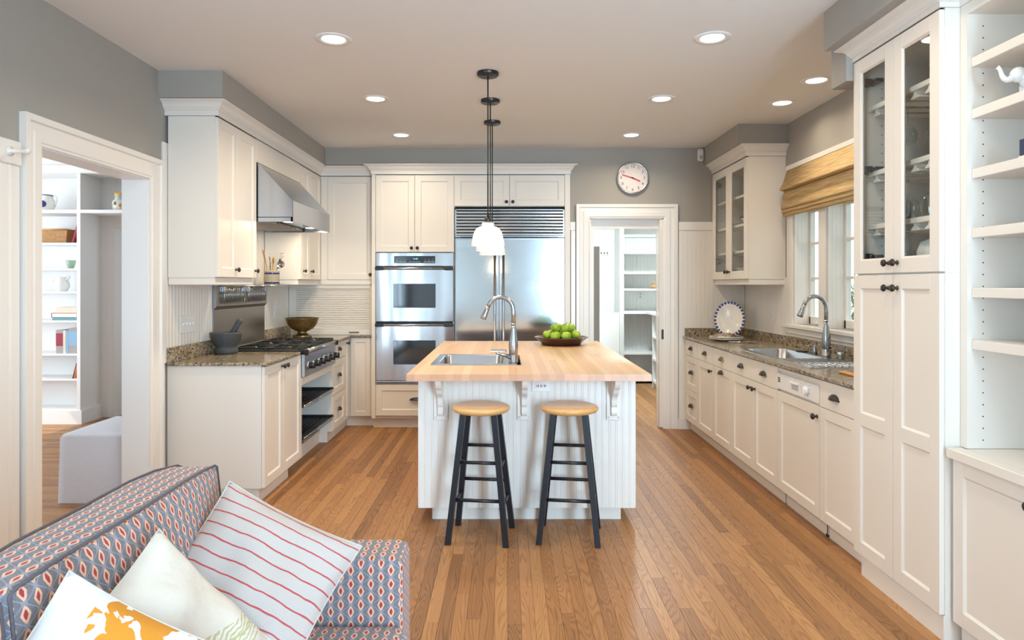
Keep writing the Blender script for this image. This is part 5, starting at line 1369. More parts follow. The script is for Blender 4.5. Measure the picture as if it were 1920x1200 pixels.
bead(FL(PXb - 0.013), PY + 0.013, 5.72, 0.088, ZI0 - 0.001, c, 'trim_paint', pitch=0.040, t=0.013)
for x in (-0.386, 0.103, 0.627):
    F_ = FB(PY)
    m = MB(F_); m.box(x - 0.042, x + 0.042, 0, 0.014, 0.607, ZI0 - 0.001, 0.003); pt = put(m, 'corbel_plate', 'trim_paint', c)
    m = MB(F_)
    prof = [(0.014, 0.632), (0.030, 0.636), (0.038, 0.655), (0.034, 0.685), (0.044, 0.70), (0.050, 0.735), (0.066, 0.755), (0.10, 0.775), (0.12, 0.80), (0.15, 0.815), (0.17, 0.84), (0.175, ZI0 - 0.001), (0.014, ZI0 - 0.001)]
    mid = prof[:-1]; sm = []
    for i in range(len(mid) - 1):
        p0, p1, p2, p3 = (Vector(mid[max(i - 1, 0)]), Vector(mid[i]), Vector(mid[i + 1]), Vector(mid[min(i + 2, len(mid) - 1)]))
        for j in range(4):
            t = j / 4; sm.append(tuple(0.5 * (2 * p1 + (p2 - p0) * t + (2 * p0 - 5 * p1 + 4 * p2 - p3) * t * t + (3 * p1 - p0 - 3 * p2 + p3) * t ** 3)))
    prof = sm + [mid[-1], prof[-1]]
    m.prism(prof, x - 0.016, x + 0.016, 'x'); put(m, 'corbel', 'trim_paint', pt)
    for sx in (-0.028, 0.028):
        m = MB(F_); m.lathe([(0.0001, 0.014), (0.007, 0.014), (0.005, 0.018), (0.0001, 0.019)], (x + sx, 0, 0.623), axis='y', seg=12, cap=False); put(m, 'screw_cap', 'trim_paint', pt)
ol = thing('island_outlet', 'white double outlet plate set sideways on the island front beside the middle corbel', 'outlet', (0.20, PY, 0.80))
m = MB(FB(PY)); m.box(0.148, 0.258, 0.0, 0.006, 0.772, 0.842, 0.002); pl_ = put(m, 'plate', 'white_plastic', ol)
m = MB(FB(PY)); m.box(0.168, 0.238, 0.006, 0.009, 0.79, 0.824, 0.001); f_ = put(m, 'outlet_face', 'white_plastic', pl_)
for k, x in enumerate((0.178, 0.186, 0.200, 0.207, 0.220, 0.228)):
    m = MB(FB(PY)); m.box(x - 0.002, x + 0.002, 0.009, 0.0095, 0.80, 0.814); put(m, 'slot', 'clock_red' if k == 3 else 'black_metal', pl_)

# butcher-block top, stave by stave, with the sink cut-out
KX0, KX1, KY0, KY1 = -0.455, 0.090, 4.115, 4.70
t_ = thing('butcher_block_top', 'maple butcher-block top of glued staves on the island', 'worktop', (0.12, 4.78, ZI0))
ns = 31; sw = (IX1 - IX0) / ns
for k in range(ns):
    x0 = IX0 + k * sw; x1 = x0 + sw
    segs = []
    cuts = [IY0]
    y = IY0 + random.uniform(0.5, 1.3)
    while y < IY1 - 0.35: cuts.append(y); y += random.uniform(0.6, 1.2)
    cuts.append(IY1)
    for q0, q1 in zip(cuts[:-1], cuts[1:]):
        if x1 > KX0 + 0.001 and x0 < KX1 - 0.001:
            for r0, r1 in ((q0, min(q1, KY0)), (max(q0, KY1), q1)):
                if r1 - r0 > 0.004: segs.append((x0, x1, r0, r1))
            if x0 < KX0: segs.append((x0, KX0, max(q0, KY0), min(q1, KY1))) if min(q1, KY1) - max(q0, KY0) > 0.004 else None
            if x1 > KX1: segs.append((KX1, x1, max(q0, KY0), min(q1, KY1))) if min(q1, KY1) - max(q0, KY0) > 0.004 else None
        else: segs.append((x0, x1, q0, q1))
    for s_ in segs:
        if s_[1] - s_[0] < 0.002: continue
        m = MB(); m.box(s_[0] + 0.0001, s_[1] - 0.0001, s_[2] + 0.0001, s_[3] - 0.0001, ZI0, 0.905, 0.0003); put(m, 'stave', 'maple', t_)
s = thing('prep_sink', 'small stainless steel drop-in prep sink in the butcher block', 'sink', (-0.18, 4.41, 0.72))
m = MB(); R = basin(m, KX0 + 0.025, KX1 - 0.11, KY0 + 0.025, KY1 - 0.03, 0.910, 0.165, 0.05); deck(m, (KX0 - 0.014, KX1 + 0.014, KY0 - 0.014, KY1 + 0.014), R, 0.910, 0.0045); put(m, 'bowl', 'sink_steel', s)
m = MB(); m.lathe([(0.0001, 0.7455), (0.03, 0.7455), (0.042, 0.749)], (-0.22, 4.41, 0), seg=20, cap=False); put(m, 'drain', 'chrome', s)
faucet('brushed nickel gooseneck faucet on the island prep sink', 0.043, 4.22, 0.9105, radians(-3), 0)
p_ = thing('pop_up_outlet', 'flush chrome-edged pop-up outlet in the butcher block behind the prep sink', 'outlet', (-0.06, 5.0, 0.905))
m = MB(); m.box(-0.12, 0.0, 4.90, 5.06, 0.9051, 0.911, 0.002); put(m, 'frame', 'chrome', p_)
m = MB(); m.box(-0.108, -0.012, 4.912, 5.048, 0.911, 0.9125, 0.0005); put(m, 'lid', 'steel_panel', p_)

# fruit bowl and apples
AX, AY = 0.45, 5.50
m = MB(); m.lathe([(0.0001, 0), (0.158, 0), (0.166, 0.020), (0.174, 0.023), (0.178, 0.027), (0.190, 0.042), (0.200, 0.045), (0.204, 0.049), (0.216, 0.060), (0.222, 0.062), (0.222, 0.067), (0.216, 0.068), (0.195, 0.056), (0.16, 0.046), (0.0001, 0.043)], (AX, AY, 0.905), seg=40, cap=False)
put(m, 'fruit_bowl', 'dark_wood', label='shallow dark wooden bowl of green apples on the island', cat='bowl')
def apple(x, y, z, r, lab, tilt):
    a = thing('green_apple', lab, 'apple', (x, y, z), 'green apples in the wooden bowl', rot=tilt); local(a)
    pr = []
    for k in range(15):
        t = pi * k / 14; rr = r * (sin(t) ** 0.9) * (1 + 0.06 * cos(t)); h = -cos(t) * r * 0.90
        if k > 10: h -= r * 0.18 * ((k - 10) / 4) ** 2
        if k < 3: h += r * 0.08 * ((3 - k) / 3) ** 2
        pr.append((max(rr, 0.0001), h + r * 0.9))
    m = MB(); m.lathe(pr, seg=22, cap=False); b_ = put(m, 'flesh', 'apple_skin', a)
    m = MB(); m.tube([(0, 0, r * 1.55), (0.002, 0.001, r * 1.8), (0.006, 0.002, r * 2.0)], 0.0018, 6); put(m, 'stem', 'apple_stem', a)
za = 0.905 + 0.044
RA = 0.041
ring = [(-0.115, -0.02), (-0.045, -0.075), (0.035, -0.085), (0.115, -0.05), (0.09, 0.05), (0.01, 0.09), (-0.07, 0.065), (0.005, 0.0)]
lb = 'green apple in the lower layer of the wooden fruit bowl'
for k, (dx, dy) in enumerate(ring):
    rr = RA * random.uniform(0.94, 1.06); zz = za + (0.008 if (dx * dx + dy * dy) > 0.009 else 0.0)
    apple(AX + dx, AY + dy, zz, rr, lb, (random.uniform(-.3, .3), random.uniform(-.3, .3), random.uniform(0, 6)))
for k, (dx, dy) in enumerate([(-0.05, -0.025), (0.035, -0.035), (0.075, 0.025), (-0.02, 0.045)]):
    apple(AX + dx, AY + dy, za + 0.064, RA * random.uniform(0.95, 1.08), 'green apple heaped on top of the other apples in the bowl', (random.uniform(-.3, .3), random.uniform(-.3, .3), random.uniform(0, 6)))

# stools
def stool(label, x, y, rz):
    s = thing('bar_stool', label, 'stool', (x, y, 0), 'bar stools at the island', rot=(0, 0, rz)); local(s)
    m = MB(); m.lathe([(0.0001, 0.692), (0.135, 0.692), (0.152, 0.698), (0.161, 0.710), (0.162, 0.718), (0.155, 0.727), (0.140, 0.731), (0.10, 0.728), (0.0001, 0.725)], seg=44, cap=False); put(m, 'seat', 'seat_wood', s)
    top, bot = 0.085, 0.158; hz = 0.700
    pos = lambda sx, sy, z: Vector((sx * (bot + (top - bot) * z / hz), sy * (bot - 0.012 + (top - bot + 0.012) * z / hz), z))
    for sx in (-1, 1):
        for sy in (-1, 1):
            m = MB(); w = 0.0155; a, b = pos(sx, sy, 0), pos(sx, sy, hz)
            vs = [tuple(p + Vector((i * w, j * w, 0))) for p in (a, b) for i, j in ((-1, -1), (1, -1), (1, 1), (-1, 1))]
            m.add(vs, [(3, 2, 1, 0), (4, 5, 6, 7)] + [(i, (i + 1) % 4, 4 + (i + 1) % 4, 4 + i) for i in range(4)]); put(m, 'leg', 'black_paint', s)
    for (p, q, z) in (((-1, -1), (1, -1), 0.235), ((-1, -1), (1, -1), 0.435), ((-1, 1), (1, 1), 0.28), ((-1, 1), (1, 1), 0.48), ((-1, -1), (-1, 1), 0.20), ((1, -1), (1, 1), 0.20), ((-1, -1), (-1, 1), 0.40), ((1, -1), (1, 1), 0.40)):
        m = MB(); m.tube([pos(*p, z), pos(*q, z)], 0.0095, 10); put(m, 'rung', 'black_paint', s)
stool('round wood-topped black bar stool under the sink side of the island overhang', -0.143, 3.722, radians(-7))
stool('round wood-topped black bar stool by the island outlet, away from the sink', 0.350, 3.722, radians(-8))
# ================================================================ lamps
WARM = (1.0, 0.84, 0.62)
CANS = [(-0.94, 3.62), (1.11, 3.60), (-0.94, 4.78), (1.11, 4.78), (-0.94, 5.94), (1.11, 5.94)]
def downlight(x, y, label, e=11.0, beam='recessed_light_beam'):
    d = thing('recessed_light', label, 'light', (x, y, ZC), 'recessed ceiling lights')
    m = MB(); m.lathe([(0.062, ZC - 0.001), (0.070, ZC - 0.006), (0.092, ZC - 0.006), (0.098, ZC - 0.0005)], (x, y, 0), seg=32, cap=False); put(m, 'trim_ring', 'ceiling_paint', d)
    m = MB(); m.lathe([(0.0001, ZC - 0.002), (0.066, ZC - 0.002)], (x, y, 0), seg=32, cap=False); put(m, 'lens', 'lamp_lens', d)
    lamp(beam, 'AREA', (x, y, ZC - 0.009), e, WARM, size=0.12, parent=d, spread=radians(150))
nm = {0: 'lit recessed downlight over the left aisle, %s', 1: 'lit recessed downlight over the right aisle, %s'}
row = ['level with the bar stools', 'level with the middle of the island', 'closest to the refrigerator wall']
for k, (x, y) in enumerate(CANS): downlight(x, y, nm[k % 2] % row[k // 2], (6.5 if y > 5.5 else 12) if x < 0 else (7 if y > 5.5 else 4.5))
downlight(2.02, 4.35, 'lit recessed downlight over the sink window, nearer the tall cupboard', 2.5); downlight(2.02, 4.89, 'lit recessed downlight over the sink window, nearer the glass wall cabinet', 2.5)
for x, sd_ in ((-0.94, 'left'), (1.11, 'right')):      # next row of the grid; it casts the slanting shelf shadows in the bookcase
    downlight(x, 2.42, 'lit recessed downlight over the %s aisle, beside the tall cupboard' % sd_, 6, 'recessed_light_%s_offscreen' % sd_)
for k, y in enumerate((4.193, 4.815, 5.452)):
    x = -0.118
    p = thing('pendant_lamp', 'white glass bell pendant on a black cord over the %s of the island' % ('stool end', 'middle', 'refrigerator end')[k], 'lamp', (x, y, 1.645), 'island pendants')
    m = MB(); m.lathe([(0.0001, ZC - 0.024), (0.062, ZC - 0.024), (0.068, ZC - 0.018), (0.068, ZC)], (x, y, 0), seg=28, cap=False); put(m, 'canopy', 'black_metal', p)
    m = MB(); m.tube([(x, y, ZC - 0.02), (x, y, 1.83)], 0.0042, 8); put(m, 'cord', 'black_metal', p)
    m = MB(); m.lathe([(0.0001, 1.845), (0.006, 1.845), (0.010, 1.83), (0.021, 1.826), (0.021, 1.786), (0.0001, 1.786)], (x, y, 0), seg=20, cap=False); put(m, 'socket', 'black_metal', p)
    m = MB(); pr = [(0.038, 1.788), (0.038, 1.768), (0.056, 1.764), (0.076, 1.750), (0.089, 1.726), (0.098, 1.688), (0.105, 1.646)]
    m.lathe(pr + [(r - 0.003, z) for r, z in reversed(pr)] , (x, y, 0), seg=36, cap=False); put(m, 'shade', 'shade_opal', p)
    m = MB(); m.lathe([(0.0001, 1.69), (0.02, 1.70), (0.028, 1.72), (0.02, 1.75), (0.012, 1.786)], (x, y, 0), seg=16, cap=False); put(m, 'bulb', 'lamp_lens', p)
    lamp('pendant_bulb', 'POINT', (x, y, 1.665), 1.2, WARM, size=0.03, parent=p)
# ================================================================ worktop things
# mortar and pestle
mo = thing('mortar', 'heavy dark stone mortar on the granite near the den doorway', 'mortar', (-2.02, 4.80, ZT))
m = MB(); m.lathe([(0.0001, 0), (0.078, 0), (0.082, 0.012), (0.080, 0.035), (0.070, 0.045), (0.074, 0.055), (0.100, 0.095), (0.108, 0.140), (0.110, 0.152), (0.092, 0.154), (0.086, 0.14), (0.06, 0.075), (0.0001, 0.065)], (-2.02, 4.80, ZT + 0.001), seg=40, cap=False); put(m, 'bowl', 'mortar_stone', mo)
m = MB(); P0 = Vector((-2.02 + 0.0, 4.83, ZT + 0.095)); d = Vector((0.50, 0.10, 0.86)).normalized()
m.tube([P0, P0 + d * 0.03, P0 + d * 0.09, P0 + d * 0.16, P0 + d * 0.176], 0.02, 14, rs=[0.018, 0.021, 0.019, 0.021, 0.014]); put(m, 'pestle', 'mortar_stone', label='stone pestle leaning in the mortar', cat='pestle')
# footed brass bowl
b = thing('footed_bowl', 'aged brass footed bowl in the corner of the granite worktop', 'bowl', (-1.925, 6.28, ZT))
m = MB(); m.lathe([(0.040, 0.058), (0.06, 0.062), (0.10, 0.085), (0.135, 0.125), (0.150, 0.175), (0.158, 0.183), (0.152, 0.185), (0.130, 0.128), (0.09, 0.09), (0.0001, 0.07)], (-1.925, 6.28, ZT), seg=40, cap=False); put(m, 'cup', 'brass_aged', b)
m = MB(); m.lathe([(0.0001, 0.001), (0.085, 0.001), (0.09, 0.012), (0.075, 0.022), (0.055, 0.032), (0.040, 0.045), (0.043, 0.052), (0.040, 0.06), (0.0001, 0.062)], (-1.925, 6.28, ZT), seg=40, cap=False); put(m, 'foot', 'brass_aged', b)
# utensil crock
CX, CY, CZ = -2.0, 5.68, 1.3968
k_ = thing('utensil_crock', 'cream stoneware crock with two blue bands on the warming shelf', 'crock', (CX, CY, CZ))
m = MB(); m.lathe([(0.0001, 0), (0.058, 0), (0.062, 0.004), (0.062, 0.116), (0.065, 0.118), (0.065, 0.126), (0.058, 0.126), (0.056, 0.118), (0.056, 0.01), (0.0001, 0.008)], (CX, CY, CZ), seg=36, cap=False); put(m, 'jar', 'crock_glaze', k_)
for z in (0.012, 0.092):
    m = MB(); m.lathe([(0.062, z), (0.0628, z + 0.001), (0.0628, z + 0.014), (0.062, z + 0.015)], (CX, CY, CZ), seg=36, cap=False); put(m, 'blue_band', 'cobalt_glaze', k_)
def uten(name, label, cat, dx, dy, ln, head, mat, hm=None):
    base = Vector((CX + dx * 0.25, CY + dy * 0.25, CZ + 0.02)); tip = Vector((CX + dx, CY + dy, CZ + ln)); d = (tip - base).normalized()
    u = thing(name, label, cat, tuple(base)); 
    m = MB(); m.tube([base, base.lerp(tip, 0.5), tip], 0.005, 8); put(m, 'handle', mat, u)
    x = d.cross(Vector((0.75, -0.65, 0))).normalized(); x = Vector((0.64, 0.75, 0)) if x.length < .1 else x
    side = Vector((0.55, -0.83, 0)); side = (side - d * side.dot(d)).normalized(); nor = d.cross(side).normalized()
    T = Matrix((side, nor, d)).transposed().to_4x4(); T.translation = tip
    m = MB(T); head(m); put(m, 'head', hm or mat, u)
def h_paddle(m): m.prism([(-0.008, -0.01), (0.008, -0.01), (0.019, 0.03), (0.02, 0.075), (0.012, 0.098), (-0.012, 0.098), (-0.02, 0.075), (-0.019, 0.03)], -0.003, 0.003, 'y')
def h_spoon(m): m.grid(lambda u, v: (0.022 * sin(pi * v) ** 0.7 * cos(2 * pi * u), 0.010 * sin(pi * v) * sin(2 * pi * u), -0.005 + 0.07 * v), 14, 10, uv=False)
def h_slot(m):
    for k in range(-2, 3): m.tube([(0.004 * k, 0, -0.005), (0.0085 * k, 0.004, 0.035), (0.006 * k, 0, 0.075)], 0.0022, 6)
    m.tube([(-0.012, 0, 0.076), (0.012, 0, 0.076)], 0.0022, 6)
def h_whisk(m):
    for k in range(6):
        a = pi * k / 6; c_, s_ = cos(a), sin(a)
        P = [(0.024 * sin(pi * t) ** 0.8 * c_ * sg, 0.024 * sin(pi * t) ** 0.8 * s_ * sg, 0.0 + 0.09 * (t * 2 if t < 0.5 else 1)) for sg in (1,) for t in (0.01,)]
        L_ = []
        for i in range(13):
            t = i / 12; w = 0.024 * sin(pi * t); z = 0.09 * sin(pi * t) ** 0.6; sg = 1 if t < 0.5 else -1
            w = 0.024 * sin(2 * pi * t); L_.append((w * c_, w * s_, z))
        m.tube(L_, 0.0011, 5)
def h_ladle(m): m.lathe([(0.0001, -0.024), (0.018, -0.02), (0.030, -0.006), (0.034, 0.006), (0.031, 0.005), (0.027, -0.004), (0.0001, -0.018)], (0.03, 0, 0.0), axis='x', seg=20, cap=False)
uten('wooden_spatula', 'narrow wooden spatula in the blue-banded crock', 'spatula', -0.035, -0.055, 0.20, h_paddle, 'wood_spoon')
uten('slotted_spoon', 'steel slotted spoon in the blue-banded crock', 'spoon', -0.01, -0.015, 0.165, h_slot, 'silver')
uten('wooden_spoon', 'round wooden spoon in the blue-banded crock', 'spoon', 0.0, 0.03, 0.18, h_spoon, 'wood_spoon')
uten('wire_whisk', 'wire whisk in the blue-banded crock', 'whisk', 0.05, 0.035, 0.19, h_whisk, 'silver')
uten('serving_spoon', 'dark metal serving spoon in the blue-banded crock', 'spoon', 0.055, -0.005, 0.165, h_spoon, 'bronze')
uten('soup_ladle', 'steel soup ladle in the blue-banded crock', 'ladle', 0.075, -0.03, 0.185, h_ladle, 'silver')

# wall plates
def plate_switch(face, a, z, n, label, kinds, name='switch_plate'):
    s_ = thing(name, label, 'switch' if name == 'switch_plate' else 'outlet', tuple(face @ Vector((a, 0, z - 0.06))))
    w = 0.035 + 0.023 * (n - 1); m = MB(face); m.box(a - w, a + w, 0.0125, 0.0185, z - 0.058, z + 0.058, 0.003); p = put(m, 'plate', 'white_plastic', s_)
    for k in range(n):
        q = a + (k - (n - 1) / 2) * 0.046
        if kinds[k] == 's':
            m = MB(face); m.box(q - 0.005, q + 0.005, 0.018, 0.028, z - 0.006, z + 0.012, 0.002); put(m, 'toggle', 'white_plastic', p)
        else:
            for dz in (-0.022, 0.022):
                m = MB(face); m.box(q - 0.014, q + 0.014, 0.018, 0.0205, z + dz - 0.014, z + dz + 0.014, 0.002); o_ = put(m, 'socket', 'white_plastic', p)
                for e in (-0.005, 0.005):
                    pass
                m = MB(face); m.box(q - 0.0065, q - 0.004, 0.0205, 0.021, z + dz - 0.005, z + dz + 0.005); m.box(q + 0.004, q + 0.0065, 0.0205, 0.021, z + dz - 0.005, z + dz + 0.005); put(m, 'slots', 'black_metal', p)
plate_switch(FL(XL), 4.50, 1.135, 4, 'white four-gang switch and outlet plate on the beadboard by the mortar', 'ssss')
plate_switch(FL(XL), 6.22, 1.15, 1, 'white outlet plate on the beadboard above the brass bowl', 'o', 'wall_outlet')
plate_switch(FR(XR), 5.78, 1.145, 1, 'white outlet plate on the beadboard between the window and the standing plate', 'o', 'wall_outlet')

# standing plate on an easel
rz = radians(-28); PXc, PYc = 2.10, 6.25
st = thing('plate_easel', 'small dark easel that holds the blue-rimmed plate', 'easel', (PXc, PYc, ZT), rot=(0, 0, rz)); local(st)
m = MB()
for sx in (-0.055, 0.055):
    m.tube([(sx, -0.065, 0.045), (sx, -0.06, 0.006), (sx, 0.03, 0.006), (sx * 0.6, 0.06, 0.16)], 0.006, 8)
m.tube([(-0.055, 0.02, 0.006), (0.055, 0.02, 0.006)], 0.006, 8); put(m, 'frame', 'black_paint', st)
tilt = radians(-78)
ps = thing('platter', 'oval white plate with blue flowered rim standing on its easel', 'plate', (PXc, PYc, ZT + 0.012), rot=(0, 0, rz)); local(ps)
E = Matrix.Translation((0, -0.048, 0.163)) @ Matrix.Rotation(radians(80), 4, 'X')
A_, B_ = 0.138, 0.165
def oval(prof, seg=56):
    m = MB(E); n = len(prof); vs = []; fs = []
    for k in range(seg):
        a = 2 * pi * k / seg
        for r, h in prof: vs.append((A_ * r * cos(a), B_ * r * sin(a), h))
    for k in range(seg):
        k2 = (k + 1) % seg
        for i in range(n - 1): fs.append((k * n + i, k2 * n + i, k2 * n + i + 1, k * n + i + 1))
    m.add(vs, fs, True); return m
put(oval([(0.0001, 0.006), (0.62, 0.006), (0.70, 0.012), (0.97, 0.020), (1.0, 0.020), (1.0, 0.016), (0.7, 0.006), (0.6, 0.0), (0.0001, 0.0)]), 'dish', 'ceramic_white', ps)
put(oval([(0.985, 0.0206), (1.003, 0.021), (1.003, 0.017)]), 'rim_line', 'cobalt_glaze', ps)
for k in range(28):
    a = 2 * pi * k / 28 + 0.1
    m = MB(E @ Matrix.Translation((A_ * 0.925 * cos(a), B_ * 0.925 * sin(a), 0.0197)) @ Matrix.Rotation(a * 3.7, 4, 'Z'))
    pts = [(0.0145 * (1 if j % 2 == 0 else 0.7) * cos(j * pi / 5), 0.0145 * (1 if j % 2 == 0 else 0.7) * sin(j * pi / 5)) for j in range(10)]
    m.prism(pts, 0, 0.0012, 'z'); put(m, 'blossom', 'cobalt_glaze', ps)
# stacked dinner plates with a napkin, and cutlery
for k, (zz, lab) in enumerate(((0.0, 'grey-white dinner plate at the bottom of the pair below the napkin'), (0.014, 'grey-white dinner plate directly under the folded napkin'))):
    m = MB(); m.lathe([(0.0001, 0.001), (0.085, 0.001), (0.10, 0.006), (0.145, 0.020), (0.15, 0.022), (0.145, 0.025), (0.10, 0.012), (0.0001, 0.008)], (1.945, 5.90, ZT + zz), seg=40, cap=False); put(m, 'dinner_plate', 'ceramic_white', label=lab, cat='plate', group='plates by the sink')
m = MB()
rn = random.Random(3)
hh = [[rn.uniform(0, 0.03) for _ in range(13)] for _ in range(13)]
def nap(u, v):
    i, j = u * 12, v * 12; h = hh[int(i)][int(j)]
    return (1.945 + (u - 0.5) * 0.25 + 0.01 * sin(9 * v), 5.91 + (v - 0.5) * 0.15 + 0.01 * sin(11 * u), ZT + 0.034 + h * sin(pi * min(max(u, .05), .95)) + 0.012 * sin(20 * u + 6 * v) ** 2)
m.grid(nap, 12, 12, uv=False); put(m, 'napkin', 'napkin_cloth', label='crumpled brown patterned napkin lying on the stacked plates', cat='napkin')
def spoonish(label, x, y, rz, nm):
    u = thing(nm, label, 'cutlery', (x, y, ZT), rot=(0, 0, rz)); local(u)
    m = MB(); m.tube([(-0.10, 0, 0.004), (-0.02, 0, 0.008), (0.05, 0, 0.006)], 0.004, 8, rs=[0.006, 0.004, 0.003]); put(m, 'handle', 'silver', u)
    m = MB(); m.grid(lambda a, b: (0.045 + 0.06 * b, 0.018 * sin(pi * b) ** 0.7 * cos(2 * pi * a), 0.010 + 0.006 * sin(pi * b) * sin(2 * pi * a)), 12, 8, uv=False); put(m, 'bowl', 'silver', u)
spoonish('silver serving spoon on the granite beside the plates, bowl toward the window', 2.02, 5.66, radians(-12), 'serving_spoon')
spoonish('silver serving spoon on the granite tucked against the plate edge', 2.00, 5.70, radians(-20), 'serving_spoon')
m = MB(); m.box(1.86, 1.90, 3.45, 3.74, ZT + 0.0005, ZT + 0.014, 0.005); put(m, 'wooden_brush', 'wood_spoon', label='orange wooden brush handle lying on the granite by the tall cupboard', cat='brush')
# ================================================================ sofa
sf = thing('sofa', 'patterned blue and red upholstered sofa with loose cushions', 'sofa', (-0.75, 1.2, 0))
def soft(m, x0, x1, y0, y1, z0, z1, r=0.05, n=5, bulge=(0, 0, 0)):
    # rounded box as a deformed subdivided cube
    N_ = 12
    def rb(p):
        q = []
        lo, hi = (x0, y0, z0), (x1, y1, z1)
        inner = [min(max(p[i], lo[i] + r), hi[i] - r) for i in range(3)]
        d = Vector([p[i] - inner[i] for i in range(3)])
        if d.length > 1e-9: d = d.normalized() * r
        v = Vector(inner) + d
        for ax in range(3):
            if bulge[ax]:
                o = [a for a in range(3) if a != ax]
                s_ = 1
                for a in o: t = (v[a] - lo[a]) / (hi[a] - lo[a]); s_ *= max(0, 4 * t * (1 - t))
                c = (lo[ax] + hi[ax]) / 2; v[ax] += bulge[ax] * s_ * (1 if v[ax] > c else -1) * min(1, abs(v[ax] - c) / ((hi[ax] - lo[ax]) / 2) * 1.0)
        return v
    def lin(a, b, t):
        # denser sampling near the ends so the rounding reads
        k = (t * 2 - 1); k = math.copysign(abs(k) ** 0.6, k); return a + (b - a) * (k + 1) / 2
    for ax in range(3):
        o = [a for a in range(3) if a != ax]; lo, hi = (x0, y0, z0), (x1, y1, z1)
        for side in (0, 1):
            def f(u, v):
                p = [0, 0, 0]; p[ax] = hi[ax] if side else lo[ax]; p[o[0]] = lin(lo[o[0]], hi[o[0]], u); p[o[1]] = lin(lo[o[1]], hi[o[1]], v); return tuple(rb(p))
            m.grid(f, N_, N_, uv=False)
    return m
m = MB(); soft(m, -1.06, -0.30, 0.10, 2.12, 0.06, 0.30, 0.03); put(m, 'base', 'ikat_cloth', sf, boxuv=True)
m = MB(); soft(m, -0.98, -0.305, 1.95, 2.12, 0.06, 0.598, 0.028); put(m, 'arm', 'ikat_cloth', sf, boxuv=True)
m = MB(); soft(m, -1.05, -0.90, 0.12, 2.06, 0.10, 0.74, 0.05); put(m, 'back_frame', 'ikat_cloth', sf, boxuv=True)
m = MB(); soft(m, -0.88, -0.285, 1.02, 1.955, 0.28, 0.415, 0.04, bulge=(0, 0, 0.012)); put(m, 'seat_cushion', 'ikat_cloth', sf, boxuv=True)
m = MB(); soft(m, -0.88, -0.285, 0.14, 1.015, 0.28, 0.415, 0.04, bulge=(0, 0, 0.012)); put(m, 'seat_cushion', 'ikat_cloth', sf, boxuv=True)
def back_cushion(y0, y1, zt):
    m = MB(); soft(m, -0.0, 0.165, y0, y1, 0.0, zt - 0.38, 0.022, bulge=(0.03, 0, 0.004))
    h = zt - 0.38; yc, hy = (y0 + y1) / 2, (y1 - y0) / 2
    def warp(xx, yy, zz):         # plump in the middle, thinner towards the ends, fuller at the foot
        e = abs((yy - yc) / hy); k = 1 - 0.34 * e ** 5
        return (-1.03 + 0.0825 + (xx - 0.0825) * k + 0.05 * (1 - zz / h) + 0.02 * e ** 5, yy, zz + 0.40 + 0.012 * (1 - e * e) * zz / h - 0.004 * sin(9 * yy) * zz / h)
    for i, v in enumerate(m.v): m.v[i] = Vector(warp(v.x, v.y, v.z))
    c_ = put(m, 'back_cushion', 'ikat_cloth', sf, boxuv=True)
    pt = warp
    for xx in (0.006, 0.159):
        w = MB(); e = 0.004
        w.tube([pt(xx, y0 + e, 0.12), pt(xx, y0 + e, h - 0.008), pt(xx, y0 + 0.02, h - 0.001), *[pt(xx, y0 + (y1 - y0) * q, h + 0.001) for q in (0.12, 0.25, 0.4, 0.5, 0.6, 0.75, 0.88)], pt(xx, y1 - 0.02, h - 0.001), pt(xx, y1 - e, h - 0.008), pt(xx, y1 - e, 0.12)], 0.0034, 8)
        put(w, 'piping', 'ikat_dark', c_)
plain('ikat_dark', (96, 88, 92), 0.9, bump=0.3, bscale=200)
back_cushion(1.17, 2.02, 0.835)
back_cushion(0.16, 1.155, 0.835)
def feet():
    for x in (-1.0, -0.36):
        for y in (0.18, 2.04):
            m = MB(); m.lathe([(0.0001, 0), (0.016, 0), (0.022, 0.065), (0.0001, 0.065)], (x, y, 0), seg=12, cap=False); put(m, 'foot', 'dark_wood', sf)
feet()
def pillow(name, label, size, thick, M4, mat, seed=1, wr=0.006, sag=0.0):
    o = thing(name, label, 'pillow', tuple(M4.translation)); o.matrix_world = M4; o.location = M4.translation; o.rotation_euler = M4.to_euler(); local(o)
    rn = random.Random(seed); ph = [rn.uniform(0, 6) for _ in range(6)]
    n = 30; sx, sy = size
    def f(side):
        def g(u, v):
            a, b = 2 * u - 1, 2 * v - 1
            k = (1 - abs(a) ** 2.6) * (1 - abs(b) ** 2.6); h = thick / 2 * max(k, 0) ** 0.62
            pin = 1 - 0.07 * (1 - a * a) * b ** 4; pin2 = 1 - 0.07 * (1 - b * b) * a ** 4
            ed = max(0, min(1, (1 - max(abs(a), abs(b))) * 6))
            w = wr * ed * (sin(5 * a + 3 * b + ph[0]) + sin(7 * b - 4 * a + ph[1]) * 0.7 + 0.5 * sin(11 * a + 2 * b + ph[2]))
            x, y = a * sx / 2 * pin2, b * sy / 2 * pin
            z = side * (h + w) - sag * (a * a + b * b) * 0.5
            return (x, y, z)
        return g
    m = MB(); m.grid(f(1), n, n); m.grid(f(-1), n, n); put(m, 'cover', mat, o)
    w = MB(); P = [f(1)(t, 0) for t in [i / 16 for i in range(17)]] + [f(1)(1, t) for t in [i / 16 for i in range(1, 17)]] + [f(1)(1 - t, 1) for t in [i / 16 for i in range(1, 17)]] + [f(1)(0, 1 - t) for t in [i / 16 for i in range(1, 17)]]
    w.tube(P, 0.0022, 6); put(w, 'seam', 'seam_cloth', o)
    return o
def orient(c, nrm, upv):
    z = Vector(nrm).normalized(); y = Vector(upv); y = (y - z * y.dot(z)).normalized(); x = y.cross(z)
    T = Matrix((x, y, z)).transposed().to_4x4(); T.translation = Vector(c); return T
